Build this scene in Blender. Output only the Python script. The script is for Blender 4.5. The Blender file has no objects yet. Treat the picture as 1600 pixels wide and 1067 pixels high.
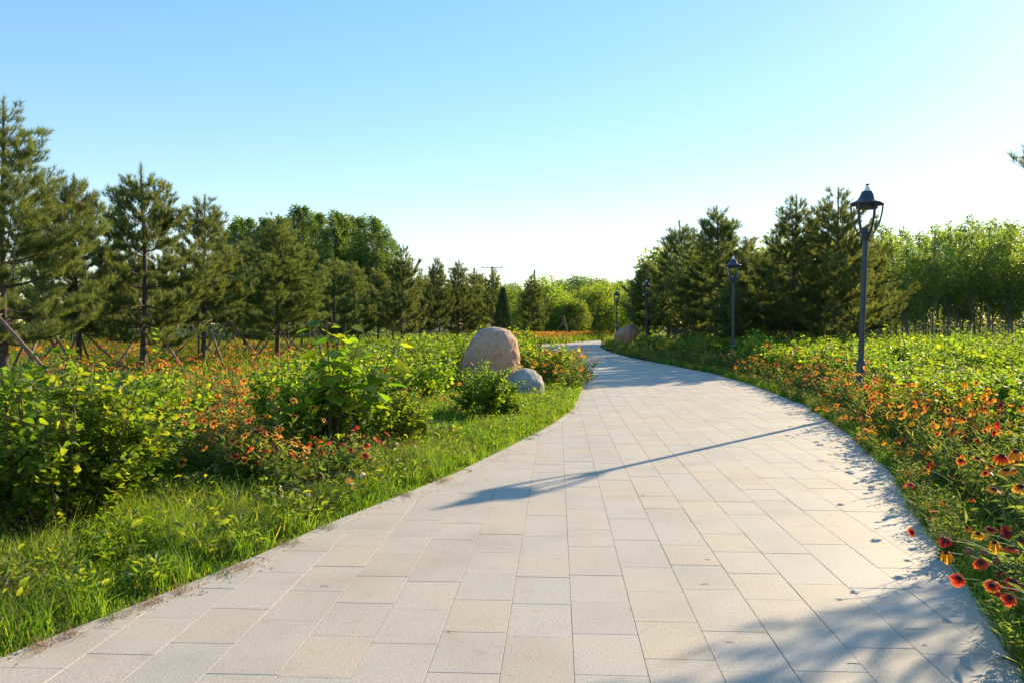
import bpy, math, random
import numpy as np
from mathutils import Vector, Matrix, noise as mnoise

R = math.radians
S = bpy.context.scene
COL = S.collection

# ------------------------------------------------------------------ camera, light, exposure
CAMZ = 1.4
cd = bpy.data.cameras.new('camera')
cam = bpy.data.objects.new('camera', cd); COL.objects.link(cam)
cam.location = (0, 0, CAMZ)
cam.rotation_euler = (R(90 - 1.25), 0, 0)
cd.sensor_width = 36; cd.lens = 29.25
cd.clip_start = 0.05; cd.clip_end = 3000
S.camera = cam

SUN_EL, SUN_AZ = 21.5, 42.4            # azimuth clockwise from +Y
W = bpy.data.worlds.new('World'); S.world = W; W.use_nodes = True
wn = W.node_tree.nodes; wl = W.node_tree.links; wn.clear()
wo = wn.new('ShaderNodeOutputWorld'); bg = wn.new('ShaderNodeBackground')
sky = wn.new('ShaderNodeTexSky'); sky.sky_type = 'NISHITA'; sky.sun_disc = False
sky.sun_elevation = R(SUN_EL); sky.sun_rotation = R(SUN_AZ)
sky.altitude = 0; sky.air_density = 1.0; sky.dust_density = 0.1; sky.ozone_density = 1.3
hs = wn.new('ShaderNodeHueSaturation'); hs.inputs['Saturation'].default_value = 1.7; hs.inputs['Value'].default_value = 1.22
gam = wn.new('ShaderNodeGamma'); gam.inputs['Gamma'].default_value = .58
wl.new(sky.outputs[0], gam.inputs[0]); wl.new(gam.outputs[0], hs.inputs['Color'])
# a few faint low clouds far off
tc = wn.new('ShaderNodeTexCoord'); mp = wn.new('ShaderNodeMapping'); mp.inputs['Scale'].default_value = (5, 5, 22)
nz = wn.new('ShaderNodeTexNoise'); nz.inputs['Scale'].default_value = 2.2; nz.inputs['Detail'].default_value = 6
cr = wn.new('ShaderNodeValToRGB'); cr.color_ramp.elements[0].position = .56; cr.color_ramp.elements[1].position = .72
sx = wn.new('ShaderNodeSeparateXYZ'); band = wn.new('ShaderNodeValToRGB')
e = band.color_ramp.elements; e[0].position = .03; e[0].color = (0, 0, 0, 1); e[1].position = .06; e[1].color = (1, 1, 1, 1)
q = e.new(.09); q.color = (1, 1, 1, 1); q = e.new(.13); q.color = (0, 0, 0, 1)
mu = wn.new('ShaderNodeMath'); mu.operation = 'MULTIPLY'; m2 = wn.new('ShaderNodeMath'); m2.operation = 'MULTIPLY'; m2.inputs[1].default_value = .55
mx = wn.new('ShaderNodeMix'); mx.data_type = 'RGBA'
wl.new(tc.outputs['Generated'], mp.inputs[0]); wl.new(mp.outputs[0], nz.inputs['Vector']); wl.new(nz.outputs['Fac'], cr.inputs[0])
wl.new(tc.outputs['Generated'], sx.inputs[0]); wl.new(sx.outputs['Z'], band.inputs[0])
wl.new(cr.outputs[0], mu.inputs[0]); wl.new(band.outputs[0], mu.inputs[1]); wl.new(mu.outputs[0], m2.inputs[0])
wl.new(m2.outputs[0], mx.inputs['Factor']); wl.new(hs.outputs[0], mx.inputs['A'])
mx.inputs['B'].default_value = (2.6, 2.8, 3.0, 1)
wl.new(mx.outputs['Result'], bg.inputs['Color']); wl.new(bg.outputs[0], wo.inputs[0])
bg.inputs['Strength'].default_value = 0.15

sd = bpy.data.lights.new('sun', 'SUN'); sd.energy = 4.5; sd.angle = R(.53); sd.color = (1, .81, .52)
sun = bpy.data.objects.new('sun', sd); COL.objects.link(sun)
sv = Vector((math.sin(R(SUN_AZ)) * math.cos(R(SUN_EL)), math.cos(R(SUN_AZ)) * math.cos(R(SUN_EL)), math.sin(R(SUN_EL))))
sun.rotation_euler = sv.to_track_quat('Z', 'Y').to_euler(); sun.location = (30, 30, 30)
S.view_settings.view_transform = 'Standard'; S.view_settings.look = 'None'
S.view_settings.exposure = 1.26; S.view_settings.gamma = 1; S.view_settings.use_curve_mapping = False
S.render.engine = 'CYCLES'
S.cycles.max_bounces = 9; S.cycles.diffuse_bounces = 5; S.cycles.transmission_bounces = 5
S.cycles.transparent_max_bounces = 6; S.cycles.use_denoising = True

# ------------------------------------------------------------------ helpers
F = 1300.0; HZ = 505.0
def gx(px, Y): return (px - 800) / F * Y
def zz(py, Y): return CAMZ + (HZ - py) / F * Y

class Geo:
    def __init__(s): s.V = []; s.T = []; s.Q = []; s.n = 0; s.A = []
    def add(s, V, T=None, Q=None, A=None):
        V = np.asarray(V, float).reshape(-1, 3)
        s.V.append(V)
        if T is not None and len(T): s.T.append(np.asarray(T, np.int64).reshape(-1, 3) + s.n)
        if Q is not None and len(Q): s.Q.append(np.asarray(Q, np.int64).reshape(-1, 4) + s.n)
        s.A.append(np.zeros(len(V)) if A is None else np.asarray(A, float))
        s.n += len(V)
        return s
    def mesh(s, name, mat, smooth=False, attr=False):
        me = bpy.data.meshes.new(name)
        if not s.n: return me
        V = np.concatenate(s.V)
        T = np.concatenate(s.T) if s.T else np.zeros((0, 3), np.int64)
        Q = np.concatenate(s.Q) if s.Q else np.zeros((0, 4), np.int64)
        me.vertices.add(len(V)); me.vertices.foreach_set('co', V.astype(np.float32).ravel())
        L = np.concatenate([T.ravel(), Q.ravel()]).astype(np.int32)
        me.loops.add(len(L)); me.loops.foreach_set('vertex_index', L)
        st = np.concatenate([np.arange(len(T)) * 3, len(T) * 3 + np.arange(len(Q)) * 4]).astype(np.int32)
        me.polygons.add(len(st)); me.polygons.foreach_set('loop_start', st)
        me.polygons.foreach_set('use_smooth', np.full(len(st), bool(smooth)))
        if attr:
            a = me.attributes.new('t', 'FLOAT', 'POINT'); a.data.foreach_set('value', np.concatenate(s.A).astype(np.float32))
        me.update(calc_edges=True)
        me.materials.append(mat)
        return me
    def obj(s, name, mat, parent=None, smooth=False, attr=False):
        return link(name, s.mesh(name, mat, smooth, attr), parent)

def link(name, me, parent=None):
    o = bpy.data.objects.new(name, me); COL.objects.link(o)
    if parent is not None: o.parent = parent
    return o
def tag(o, label=None, cat=None, group=None, kind=None):
    if label: o['label'] = label
    if cat: o['category'] = cat
    if group: o['group'] = group
    if kind: o['kind'] = kind
    return o
def empty(name, loc=(0, 0, 0), rz=0):
    o = bpy.data.objects.new(name, None); COL.objects.link(o); o.location = loc; o.rotation_euler = (0, 0, rz)
    o.empty_display_size = .2
    return o
KIDS = {}
def kids(o):
    return KIDS.get(o.name, [])
def place(proto, loc, rz=0, sc=1, label=None, cat=None, group=None, tilt=(0, 0)):
    """proto = (name, [(part name, mesh, [sub parts])]); builds one thing from shared meshes"""
    name, parts = proto
    r = empty(name, loc, rz); r.rotation_euler = (tilt[0], tilt[1], rz)
    r.scale = (sc, sc, sc) if not isinstance(sc, tuple) else sc
    tag(r, label, cat, group)
    for pn, me, sub in parts:
        p = link(pn, me, r)
        for sn, sm in sub: link(sn, sm, p)
    return r

ORD = ['first', 'second', 'third', 'fourth', 'fifth', 'sixth', 'seventh', 'eighth', 'ninth', 'tenth', 'eleventh', 'twelfth',
       'thirteenth', 'fourteenth', 'fifteenth', 'sixteenth', 'seventeenth', 'eighteenth', 'nineteenth', 'twentieth'] 
ORD += ['twenty-' + a for a in ORD[:9]]
for d10, pre in (('thirtieth', 'thirty-'), ('fortieth', 'forty-'), ('fiftieth', 'fifty-'), ('sixtieth', 'sixty-'), ('seventieth', 'seventy-'), ('eightieth', 'eighty-'), ('ninetieth', 'ninety-')): ORD += [d10] + [pre + a for a in ORD[:9]]

def unit(v):
    v = np.asarray(v, float); return v / np.maximum(np.linalg.norm(v, axis=-1, keepdims=True), 1e-9)
def frames(Y, Zh):
    """rotation matrices whose y column is Y and whose z column is near Zh"""
    Y = unit(Y); X = unit(np.cross(Y, Zh)); Z = np.cross(X, Y)
    return np.stack([X, Y, Z], axis=-1)
def stamp(g, PV, PT, pos, M, sc, A=None):
    k = len(pos); n = len(PV)
    sc = np.asarray(sc, float)
    if sc.ndim == 1: sc = sc[:, None]
    PVs = PV[None] * sc[:, None, :] if sc.shape[1] in (1, 3) else PV[None]
    V = np.einsum('kij,knj->kni', M, PVs) + pos[:, None, :]
    T = PT[None] + (np.arange(k) * n)[:, None, None]
    g.add(V.reshape(-1, 3), T.reshape(-1, 3), A=None if A is None else np.tile(A, k))

def tube(g, pts, rad, n=6, cap=False):
    pts = np.asarray(pts, float); m = len(pts); rad = np.broadcast_to(rad, (m,))
    d = np.gradient(pts, axis=0); d = unit(d)
    up = np.array([0, 0, 1.]) if abs(d[0][2]) < .9 else np.array([1., 0, 0])
    V = []
    for i in range(m):
        a = unit(np.cross(d[i], up)); b = np.cross(d[i], a)
        t = np.arange(n) * 2 * math.pi / n
        V.append(pts[i] + rad[i] * (np.cos(t)[:, None] * a + np.sin(t)[:, None] * b))
    V = np.concatenate(V); Q = []
    for i in range(m - 1):
        for j in range(n):
            Q.append((i * n + j, i * n + (j + 1) % n, (i + 1) * n + (j + 1) % n, (i + 1) * n + j))
    T = []
    if cap:
        V = np.concatenate([V, pts[:1], pts[-1:]])
        for j in range(n):
            T.append((m * n, (j + 1) % n, j)); T.append((m * n + 1, (m - 1) * n + j, (m - 1) * n + (j + 1) % n))
    g.add(V, T, Q)
def lathe(g, prof, n=24, a0=0., sq=0.):
    """prof: (r, z) list; closed when r is 0 at an end"""
    t = np.arange(n) * 2 * math.pi / n + a0
    V = []
    for r, z in prof: V.append(np.stack([r * np.cos(t), r * np.sin(t), np.full(n, z)], 1))
    V = np.concatenate(V); Q = []
    for i in range(len(prof) - 1):
        for j in range(n): Q.append((i * n + j, i * n + (j + 1) % n, (i + 1) * n + (j + 1) % n, (i + 1) * n + j))
    g.add(V, None, Q)

# ------------------------------------------------------------------ materials
def nt(name):
    m = bpy.data.materials.new(name); m.use_nodes = True; t = m.node_tree; t.nodes.clear()
    return m, t.nodes, t.links, t.nodes.new('ShaderNodeOutputMaterial')
def ramp(n, stops, interp='LINEAR'):
    c = n.new('ShaderNodeValToRGB'); el = c.color_ramp.elements; c.color_ramp.interpolation = interp
    while len(el) > 1: el.remove(el[-1])
    el[0].position = stops[0][0]; el[0].color = (*stops[0][1], 1)
    for p, cc in stops[1:]:
        q = el.new(p); q.color = (*cc, 1)
    return c
def rnd_fac(n, l):
    gm = n.new('ShaderNodeNewGeometry'); oi = n.new('ShaderNodeObjectInfo')
    cb = n.new('ShaderNodeCombineXYZ'); l.new(gm.outputs['Random Per Island'], cb.inputs[0]); l.new(oi.outputs['Random'], cb.inputs[1])
    wnz = n.new('ShaderNodeTexWhiteNoise'); l.new(cb.outputs[0], wnz.inputs['Vector'])
    return wnz, oi
def leafmat(name, stops, trans=.45, tcol=1.6, ttint=(1.1, 1.0, .45), rough=.5, spec=.35, objvar=.25, patch=None):
    m, n, l, out = nt(name)
    wv, oi = rnd_fac(n, l)
    c = ramp(n, stops); l.new(wv.outputs['Value'], c.inputs[0])
    h = n.new('ShaderNodeHueSaturation'); l.new(c.outputs[0], h.inputs['Color'])
    mr = n.new('ShaderNodeMapRange'); mr.inputs['To Min'].default_value = 1 - objvar; mr.inputs['To Max'].default_value = 1 + objvar
    l.new(oi.outputs['Random'], mr.inputs[0]); l.new(mr.outputs[0], h.inputs['Value'])
    mh = n.new('ShaderNodeMapRange'); mh.inputs['To Min'].default_value = .488; mh.inputs['To Max'].default_value = .512
    ad = n.new('ShaderNodeMath'); ad.operation = 'FRACT'; ml = n.new('ShaderNodeMath'); ml.operation = 'MULTIPLY'; ml.inputs[1].default_value = 7.31
    l.new(oi.outputs['Random'], ml.inputs[0]); l.new(ml.outputs[0], ad.inputs[0]); l.new(ad.outputs[0], mh.inputs[0]); l.new(mh.outputs[0], h.inputs['Hue'])
    if patch:
        gp = n.new('ShaderNodeNewGeometry'); pn = n.new('ShaderNodeTexNoise'); pn.inputs['Scale'].default_value = patch; pn.inputs['Detail'].default_value = 4
        l.new(gp.outputs['Position'], pn.inputs['Vector']); pr_ = ramp(n, [(.32, (.62, .72, .7)), (.5, (1, 1, 1)), (.66, (1.25, 1.12, 1.0))]); l.new(pn.outputs['Fac'], pr_.inputs[0])
        pm = n.new('ShaderNodeMix'); pm.data_type = 'RGBA'; pm.blend_type = 'MULTIPLY'; pm.inputs['Factor'].default_value = 1; pm.clamp_result = False
        l.new(h.outputs[0], pm.inputs['A']); l.new(pr_.outputs[0], pm.inputs['B'])
        class _H: outputs = [pm.outputs['Result']]
        h = _H
    p = n.new('ShaderNodeBsdfPrincipled'); p.inputs['Roughness'].default_value = rough; p.inputs['Specular IOR Level'].default_value = spec
    l.new(h.outputs[0], p.inputs['Base Color'])
    t = n.new('ShaderNodeBsdfTranslucent')
    mm = n.new('ShaderNodeMix'); mm.data_type = 'RGBA'; mm.blend_type = 'MULTIPLY'; mm.inputs['Factor'].default_value = 1
    mm.clamp_result = False
    l.new(h.outputs[0], mm.inputs['A']); mm.inputs['B'].default_value = (tcol * ttint[0], tcol * ttint[1], tcol * ttint[2], 1)
    l.new(mm.outputs['Result'], t.inputs['Color'])
    mix = n.new('ShaderNodeMixShader'); mix.inputs[0].default_value = trans
    l.new(p.outputs[0], mix.inputs[1]); l.new(t.outputs[0], mix.inputs[2]); l.new(mix.outputs[0], out.inputs[0])
    return m
def solid(name, col, rough=.6, metal=0, spec=.5, var=None, bump=None, scale=20):
    m, n, l, out = nt(name)
    p = n.new('ShaderNodeBsdfPrincipled'); p.inputs['Roughness'].default_value = rough; p.inputs['Metallic'].default_value = metal
    p.inputs['Specular IOR Level'].default_value = spec
    tx = n.new('ShaderNodeTexCoord'); nz = n.new('ShaderNodeTexNoise'); nz.inputs['Scale'].default_value = scale; nz.inputs['Detail'].default_value = 5
    l.new(tx.outputs['Object'], nz.inputs['Vector'])
    v = var or .25
    c = ramp(n, [(.3, tuple(x * (1 - v) for x in col)), (.7, tuple(min(1, x * (1 + v)) for x in col))])
    l.new(nz.outputs['Fac'], c.inputs[0]); l.new(c.outputs[0], p.inputs['Base Color'])
    if bump:
        b = n.new('ShaderNodeBump'); b.inputs['Strength'].default_value = bump; b.inputs['Distance'].default_value = .01
        l.new(nz.outputs['Fac'], b.inputs['Height']); l.new(b.outputs[0], p.inputs['Normal'])
    l.new(p.outputs[0], out.inputs[0])
    return m

M = {}
M['shrub'] = leafmat('shrub_leaf', [(0, (.048, .11, .016)), (.45, (.08, .152, .018)), (.8, (.125, .185, .02)), (1, (.16, .20, .028))], .5, 3.1, (1.2, 1.0, .32), rough=.55, spec=.25)
M['shrub2'] = leafmat('dark_shrub_leaf', [(0, (.042, .095, .018)), (.6, (.075, .14, .022)), (1, (.125, .17, .026))], .48, 3.2, (1.2, 1.0, .35), rough=.5, spec=.3)
M['bigleaf'] = leafmat('sapling_leaf', [(0, (.045, .11, .014)), (.6, (.07, .14, .016)), (1, (.15, .19, .02))], .6, 3.6, (1.15, 1.0, .25), rough=.5, spec=.3)
M['grass'] = leafmat('grass_blade', [(0, (.045, .11, .014)), (.5, (.075, .15, .018)), (.9, (.11, .18, .025)), (.96, (.2, .2, .05)), (1, (.3, .25, .13))], .5, 2.6, (1.15, 1.0, .3), rough=.5, spec=.25, patch=1.1)
M['straw'] = leafmat('dry_grass', [(0, (.26, .19, .1)), (.6, (.3, .22, .12)), (1, (.3, .12, .07))], .35, 1.2, (1, .95, .8), rough=.7, spec=.1)
M['weed'] = leafmat('weed_leaf', [(0, (.06, .12, .03)), (.6, (.10, .16, .04)), (1, (.22, .13, .06))], .4, 1.8, (1.1, 1, .5))
M['herb'] = leafmat('flower_foliage', [(0, (.06, .11, .026)), (.5, (.12, .175, .042)), (.9, (.15, .18, .05)), (1, (.24, .22, .09))], .45, 2.4, (1.1, 1, .5), rough=.6, spec=.2)
M['needle'] = leafmat('pine_needle', [(0, (.040, .074, .030)), (.5, (.078, .122, .040)), (.85, (.13, .165, .05)), (1, (.21, .19, .075))], .42, 2.4, (1.18, 1.0, .45), rough=.5, spec=.3, objvar=.2)
M['poplar'] = leafmat('poplar_leaf', [(0, (.045, .095, .026)), (.6, (.075, .14, .032)), (1, (.13, .18, .04))], .45, 2.6, (1.12, 1.0, .4), rough=.4, spec=.35, objvar=.15)
M['willow'] = leafmat('young_poplar_leaf', [(0, (.065, .12, .028)), (.6, (.11, .175, .038)), (1, (.18, .22, .05))], .52, 2.9, (1.12, 1.0, .4), rough=.35, spec=.5, objvar=.2)
M['lime'] = leafmat('locust_leaf', [(0, (.075, .125, .02)), (.6, (.115, .17, .028)), (1, (.165, .2, .035))], .5, 2.9, (1.1, 1, .4), objvar=.15)
M['cypress'] = leafmat('thuja_leaf', [(0, (.055, .085, .035)), (1, (.10, .125, .05))], .2, 1.5)
M['bark'] = solid('pine_bark', (.085, .058, .045), .9, bump=.8, scale=14, var=.45)
M['lbark'] = solid('pale_bark', (.24, .22, .18), .9, bump=.5, scale=10, var=.4)
M['stem'] = solid('shrub_stem', (.10, .055, .035), .8)
M['gstem'] = solid('green_stem', (.10, .14, .05), .7)
M['stake'] = solid('stake_wood', (.22, .13, .10), .85, bump=.5, scale=18, var=.35)
M['lampmetal'] = solid('lamp_paint', (.028, .042, .060), .42, spec=.5, var=.15, scale=40)
M['lampwhite'] = solid('lamp_cap_white', (.8, .8, .78), .3, spec=.6, var=.04)
M['twig'] = solid('dead_twig', (.14, .09, .06), .9)
M['utility'] = solid('concrete_pole', (.2, .19, .18), .8)
M['wire'] = solid('wire', (.12, .12, .13), .6)

def petalmat(name, stops, tr=.45):
    m, n, l, out = nt(name)
    at = n.new('ShaderNodeAttribute'); at.attribute_name = 't'
    c = ramp(n, stops); l.new(at.outputs['Fac'], c.inputs[0])
    oi = n.new('ShaderNodeObjectInfo'); gm = n.new('ShaderNodeNewGeometry')
    h = n.new('ShaderNodeHueSaturation'); mr = n.new('ShaderNodeMapRange'); mr.inputs['To Min'].default_value = .75; mr.inputs['To Max'].default_value = 1.2
    l.new(gm.outputs['Random Per Island'], mr.inputs[0]); l.new(mr.outputs[0], h.inputs['Value']); l.new(c.outputs[0], h.inputs['Color'])
    p = n.new('ShaderNodeBsdfPrincipled'); p.inputs['Roughness'].default_value = .6; p.inputs['Specular IOR Level'].default_value = .2
    t = n.new('ShaderNodeBsdfTranslucent'); l.new(h.outputs[0], p.inputs['Base Color']); l.new(h.outputs[0], t.inputs['Color'])
    mix = n.new('ShaderNodeMixShader'); mix.inputs[0].default_value = tr
    l.new(p.outputs[0], mix.inputs[1]); l.new(t.outputs[0], mix.inputs[2]); l.new(mix.outputs[0], out.inputs[0])
    return m
PET = {
    'orange': petalmat('orange_petal', [(0, (.45, .08, .012)), (.3, (.92, .31, .03)), (1, (1, .50, .06))]),
    'redyellow': petalmat('red_petal_yellow_tip', [(0, (.4, .02, .02)), (.55, (.85, .07, .035)), (.76, (.92, .3, .03)), (1, (.95, .58, .08))]),
    'red': petalmat('red_petal', [(0, (.4, .02, .02)), (.7, (.82, .09, .04)), (1, (.9, .26, .06))]),
    'darkred': petalmat('dark_red_petal', [(0, (.12, .01, .015)), (1, (.36, .025, .03))]),
    'yellow': petalmat('yellow_petal', [(0, (.45, .1, .01)), (.35, (.85, .42, .02)), (1, (.9, .55, .04))]),
}
M['centre'] = solid('flower_centre', (.05, .012, .01), .9, var=.5, scale=300, bump=1)
M['seed'] = solid('seed_head', (.20, .09, .045), .9, var=.5, scale=200, bump=1)

def paving_mat():
    m, n, l, out = nt('granite_paving')
    wv, oi = rnd_fac(n, l)
    base = ramp(n, [(0, (.418, .368, .318)), (.3, (.435, .388, .338)), (.5, (.405, .375, .338)), (.7, (.445, .392, .333)), (.9, (.435, .372, .300)), (1, (.390, .358, .322))])
    l.new(wv.outputs['Value'], base.inputs[0])
    tx = n.new('ShaderNodeTexCoord'); gm = n.new('ShaderNodeNewGeometry')
    sp = n.new('ShaderNodeTexNoise'); sp.inputs['Scale'].default_value = 120; sp.inputs['Detail'].default_value = 3; sp.inputs['Roughness'].default_value = .8
    l.new(gm.outputs['Position'], sp.inputs['Vector'])
    sr = ramp(n, [(.33, (.60, .59, .58)), (.48, (.98, .98, .98)), (.7, (1.36, 1.35, 1.33))]); l.new(sp.outputs['Fac'], sr.inputs[0])
    big = n.new('ShaderNodeTexNoise'); big.inputs['Scale'].default_value = 1.6; big.inputs['Detail'].default_value = 5; l.new(gm.outputs['Position'], big.inputs['Vector'])
    br = ramp(n, [(.3, (.88, .87, .86)), (.55, (1, 1, 1)), (.75, (1.05, 1.0, .93))]); l.new(big.outputs['Fac'], br.inputs[0])
    st = n.new('ShaderNodeTexNoise'); st.inputs['Scale'].default_value = 5; st.inputs['Detail'].default_value = 7; st.inputs['Roughness'].default_value = .7; l.new(gm.outputs['Position'], st.inputs['Vector'])
    strp = ramp(n, [(.30, (.88, .87, .86)), (.42, (1, 1, 1)), (.58, (1, 1, 1)), (.70, (.96, .86, .70))]); l.new(st.outputs['Fac'], strp.inputs[0])
    cur = base.outputs[0]
    for x in (sr, br, strp):
        mm = n.new('ShaderNodeMix'); mm.data_type = 'RGBA'; mm.blend_type = 'MULTIPLY'; mm.inputs['Factor'].default_value = 1
        l.new(cur, mm.inputs['A']); l.new(x.outputs[0], mm.inputs['B']); cur = mm.outputs['Result']
    p = n.new('ShaderNodeBsdfPrincipled'); l.new(cur, p.inputs['Base Color'])
    p.inputs['Roughness'].default_value = .68; p.inputs['Specular IOR Level'].default_value = .35
    b = n.new('ShaderNodeBump'); b.inputs['Strength'].default_value = .35; b.inputs['Distance'].default_value = .002
    l.new(sp.outputs['Fac'], b.inputs['Height']); l.new(b.outputs[0], p.inputs['Normal'])
    l.new(p.outputs[0], out.inputs[0])
    return m
M['paving'] = paving_mat()
M['bedding'] = solid('joint_mortar', (.24, .20, .155), .95, var=.4, scale=30)

def ground_mat():
    m, n, l, out = nt('ground_soil_and_grass')
    gm = n.new('ShaderNodeNewGeometry')
    a = n.new('ShaderNodeTexNoise'); a.inputs['Scale'].default_value = 1.2; a.inputs['Detail'].default_value = 8; l.new(gm.outputs['Position'], a.inputs['Vector'])
    c = ramp(n, [(.3, (.035, .055, .018)), (.5, (.05, .085, .02)), (.62, (.075, .075, .035)), (.8, (.09, .065, .04))]); l.new(a.outputs['Fac'], c.inputs[0])
    p = n.new('ShaderNodeBsdfPrincipled'); p.inputs['Roughness'].default_value = .95; p.inputs['Specular IOR Level'].default_value = .1
    l.new(c.outputs[0], p.inputs['Base Color'])
    f = n.new('ShaderNodeTexNoise'); f.inputs['Scale'].default_value = 40; f.inputs['Detail'].default_value = 6; l.new(gm.outputs['Position'], f.inputs['Vector'])
    b = n.new('ShaderNodeBump'); b.inputs['Distance'].default_value = .03; l.new(f.outputs['Fac'], b.inputs['Height']); l.new(b.outputs[0], p.inputs['Normal'])
    l.new(p.outputs[0], out.inputs[0]); return m
M['ground'] = ground_mat()

def boulder_mat(name, warm):
    m, n, l, out = nt(name)
    tx = n.new('ShaderNodeTexCoord'); sp = n.new('ShaderNodeSeparateXYZ'); l.new(tx.outputs['Object'], sp.inputs[0])
    a = n.new('ShaderNodeTexNoise'); a.inputs['Scale'].default_value = 3.4; a.inputs['Detail'].default_value = 9; a.inputs['Roughness'].default_value = .72; l.new(tx.outputs['Object'], a.inputs['Vector'])
    z = n.new('ShaderNodeMapRange'); z.inputs['From Min'].default_value = .5; z.inputs['From Max'].default_value = 1.45; z.inputs['To Min'].default_value = -.24; z.inputs['To Max'].default_value = .15  # height blend: shade on the upper stone is put into its grey
    l.new(sp.outputs['Z'], z.inputs[0])
    s = n.new('ShaderNodeMath'); s.operation = 'ADD'; l.new(a.outputs['Fac'], s.inputs[0])
    if warm: l.new(z.outputs[0], s.inputs[1])
    else: s.inputs[1].default_value = .12
    if warm: c = ramp(n, [(.25, (.54, .28, .17)), (.46, (.50, .30, .205)), (.6, (.41, .32, .265)), (.76, (.33, .33, .33))])
    else: c = ramp(n, [(.35, (.42, .31, .25)), (.5, (.42, .37, .33)), (.75, (.32, .32, .31))])
    l.new(s.outputs[0], c.inputs[0])
    f = n.new('ShaderNodeTexNoise'); f.inputs['Scale'].default_value = 45; f.inputs['Detail'].default_value = 6; l.new(tx.outputs['Object'], f.inputs['Vector'])
    fr = ramp(n, [(.35, (.72, .72, .72)), (.65, (1.2, 1.2, 1.2))]); l.new(f.outputs['Fac'], fr.inputs[0])
    mm = n.new('ShaderNodeMix'); mm.data_type = 'RGBA'; mm.blend_type = 'MULTIPLY'; mm.inputs['Factor'].default_value = 1
    l.new(c.outputs[0], mm.inputs['A']); l.new(fr.outputs[0], mm.inputs['B'])
    li = n.new('ShaderNodeTexNoise'); li.inputs['Scale'].default_value = 9; li.inputs['Detail'].default_value = 10; li.inputs['Roughness'].default_value = .75; l.new(tx.outputs['Object'], li.inputs['Vector'])
    lr = ramp(n, [(.36, (.55, .56, .58)), (.46, (1, 1, 1)), (.60, (1, 1, 1)), (.68, (1.3, 1.27, 1.2))]); l.new(li.outputs['Fac'], lr.inputs[0])
    m3 = n.new('ShaderNodeMix'); m3.data_type = 'RGBA'; m3.blend_type = 'MULTIPLY'; m3.inputs['Factor'].default_value = 1
    l.new(mm.outputs['Result'], m3.inputs['A']); l.new(lr.outputs[0], m3.inputs['B']); mm = m3
    p = n.new('ShaderNodeBsdfPrincipled'); p.inputs['Roughness'].default_value = .85; p.inputs['Specular IOR Level'].default_value = .25
    l.new(mm.outputs['Result'], p.inputs['Base Color'])
    b = n.new('ShaderNodeBump'); b.inputs['Distance'].default_value = .02; b.inputs['Strength'].default_value = .7
    s2 = n.new('ShaderNodeMath'); s2.operation = 'MULTIPLY_ADD'; s2.inputs[1].default_value = .6
    l.new(a.outputs['Fac'], s2.inputs[0]); l.new(f.outputs['Fac'], s2.inputs[2])
    l.new(s2.outputs[0], b.inputs['Height']); l.new(b.outputs[0], p.inputs['Normal'])
    l.new(p.outputs[0], out.inputs[0]); return m

# ------------------------------------------------------------------ ground and path
LE = [(-2, -3.9), (2.0, -2.65), (3.53, -2.12), (4.6, -1.66), (5.87, -1.26), (7.6, -.58), (9.6, .02), (11.5, .55), (13.5, .98), (19.2, 1.65), (26, 2.0), (34, 1.9), (42, 1.4), (46, .2), (49, -4), (51, -4), (57, 3), (70, 7.4)]
RE = [(-2, .6), (2, 1.55), (3.4, 2.1), (4.73, 2.55), (6.17, 3.0), (7.7, 3.55), (10.6, 4.3), (14.3, 5.05), (19, 5.5), (23.2, 5.65), (28, 5.3), (33.7, 4.85), (41, 4.8), (49, 5.2), (70, 7.5)]
LY, LX = zip(*LE); RY, RX = zip(*RE)
def XL(y): return float(np.interp(y, LY, LX))
def XR(y): return float(np.interp(y, RY, RX))

g = Geo()
g.add([(-700, -60, -.022), (700, -60, -.022), (700, 1400, -.022), (-700, 1400, -.022)], None, [(0, 1, 2, 3)])
tag(g.obj('ground', M['ground']), kind='structure')

ys = np.concatenate([np.arange(-1.5, 48, .5), np.arange(48, 70, .5)])
V = []
for y in ys: V += [(XL(y), y, -.010), (XR(y), y, -.010)]
g = Geo(); g.add(V, None, [(2 * i, 2 * i + 1, 2 * i + 3, 2 * i + 2) for i in range(len(ys) - 1)])
path = tag(g.obj('path', M['bedding']), kind='structure')

def clip(poly, p, nrm):
    out = []
    for i in range(len(poly)):
        a, b = poly[i], poly[(i + 1) % len(poly)]
        da = (a[0] - p[0]) * nrm[0] + (a[1] - p[1]) * nrm[1]; db = (b[0] - p[0]) * nrm[0] + (b[1] - p[1]) * nrm[1]
        if da >= 0: out.append(a)
        if (da >= 0) != (db >= 0):
            t = da / (da - db); out.append((a[0] + (b[0] - a[0]) * t, a[1] + (b[1] - a[1]) * t))
    return out
def area(P): return abs(sum(P[i][0] * P[(i + 1) % len(P)][1] - P[(i + 1) % len(P)][0] * P[i][1] for i in range(len(P)))) / 2
def slab(g, P, z=0., bev=.0014, depth=.012):
    n = len(P); cx = sum(p[0] for p in P) / n; cy = sum(p[1] for p in P) / n
    Vt = []
    for x, y in P:
        dx, dy = cx - x, cy - y; L = math.hypot(dx, dy) + 1e-9
        Vt.append((x + dx / L * bev * 1.4, y + dy / L * bev * 1.4, z))
    Vb = [(x, y, z - bev) for x, y in P]; Vc = [(x, y, z - depth) for x, y in P]
    V = Vt + Vb + Vc + [(cx, cy, z)]
    Q = []; T = []
    for i in range(n):
        j = (i + 1) % n
        T.append((3 * n, i, j)); Q.append((n + i, n + j, j, i)); Q.append((2 * n + i, 2 * n + j, n + j, n + i))
    g.add(V, T, Q)
def ccw(P):
    s = sum(P[i][0] * P[(i + 1) % len(P)][1] - P[(i + 1) % len(P)][0] * P[i][1] for i in range(len(P)))
    return P if s > 0 else P[::-1]

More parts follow.
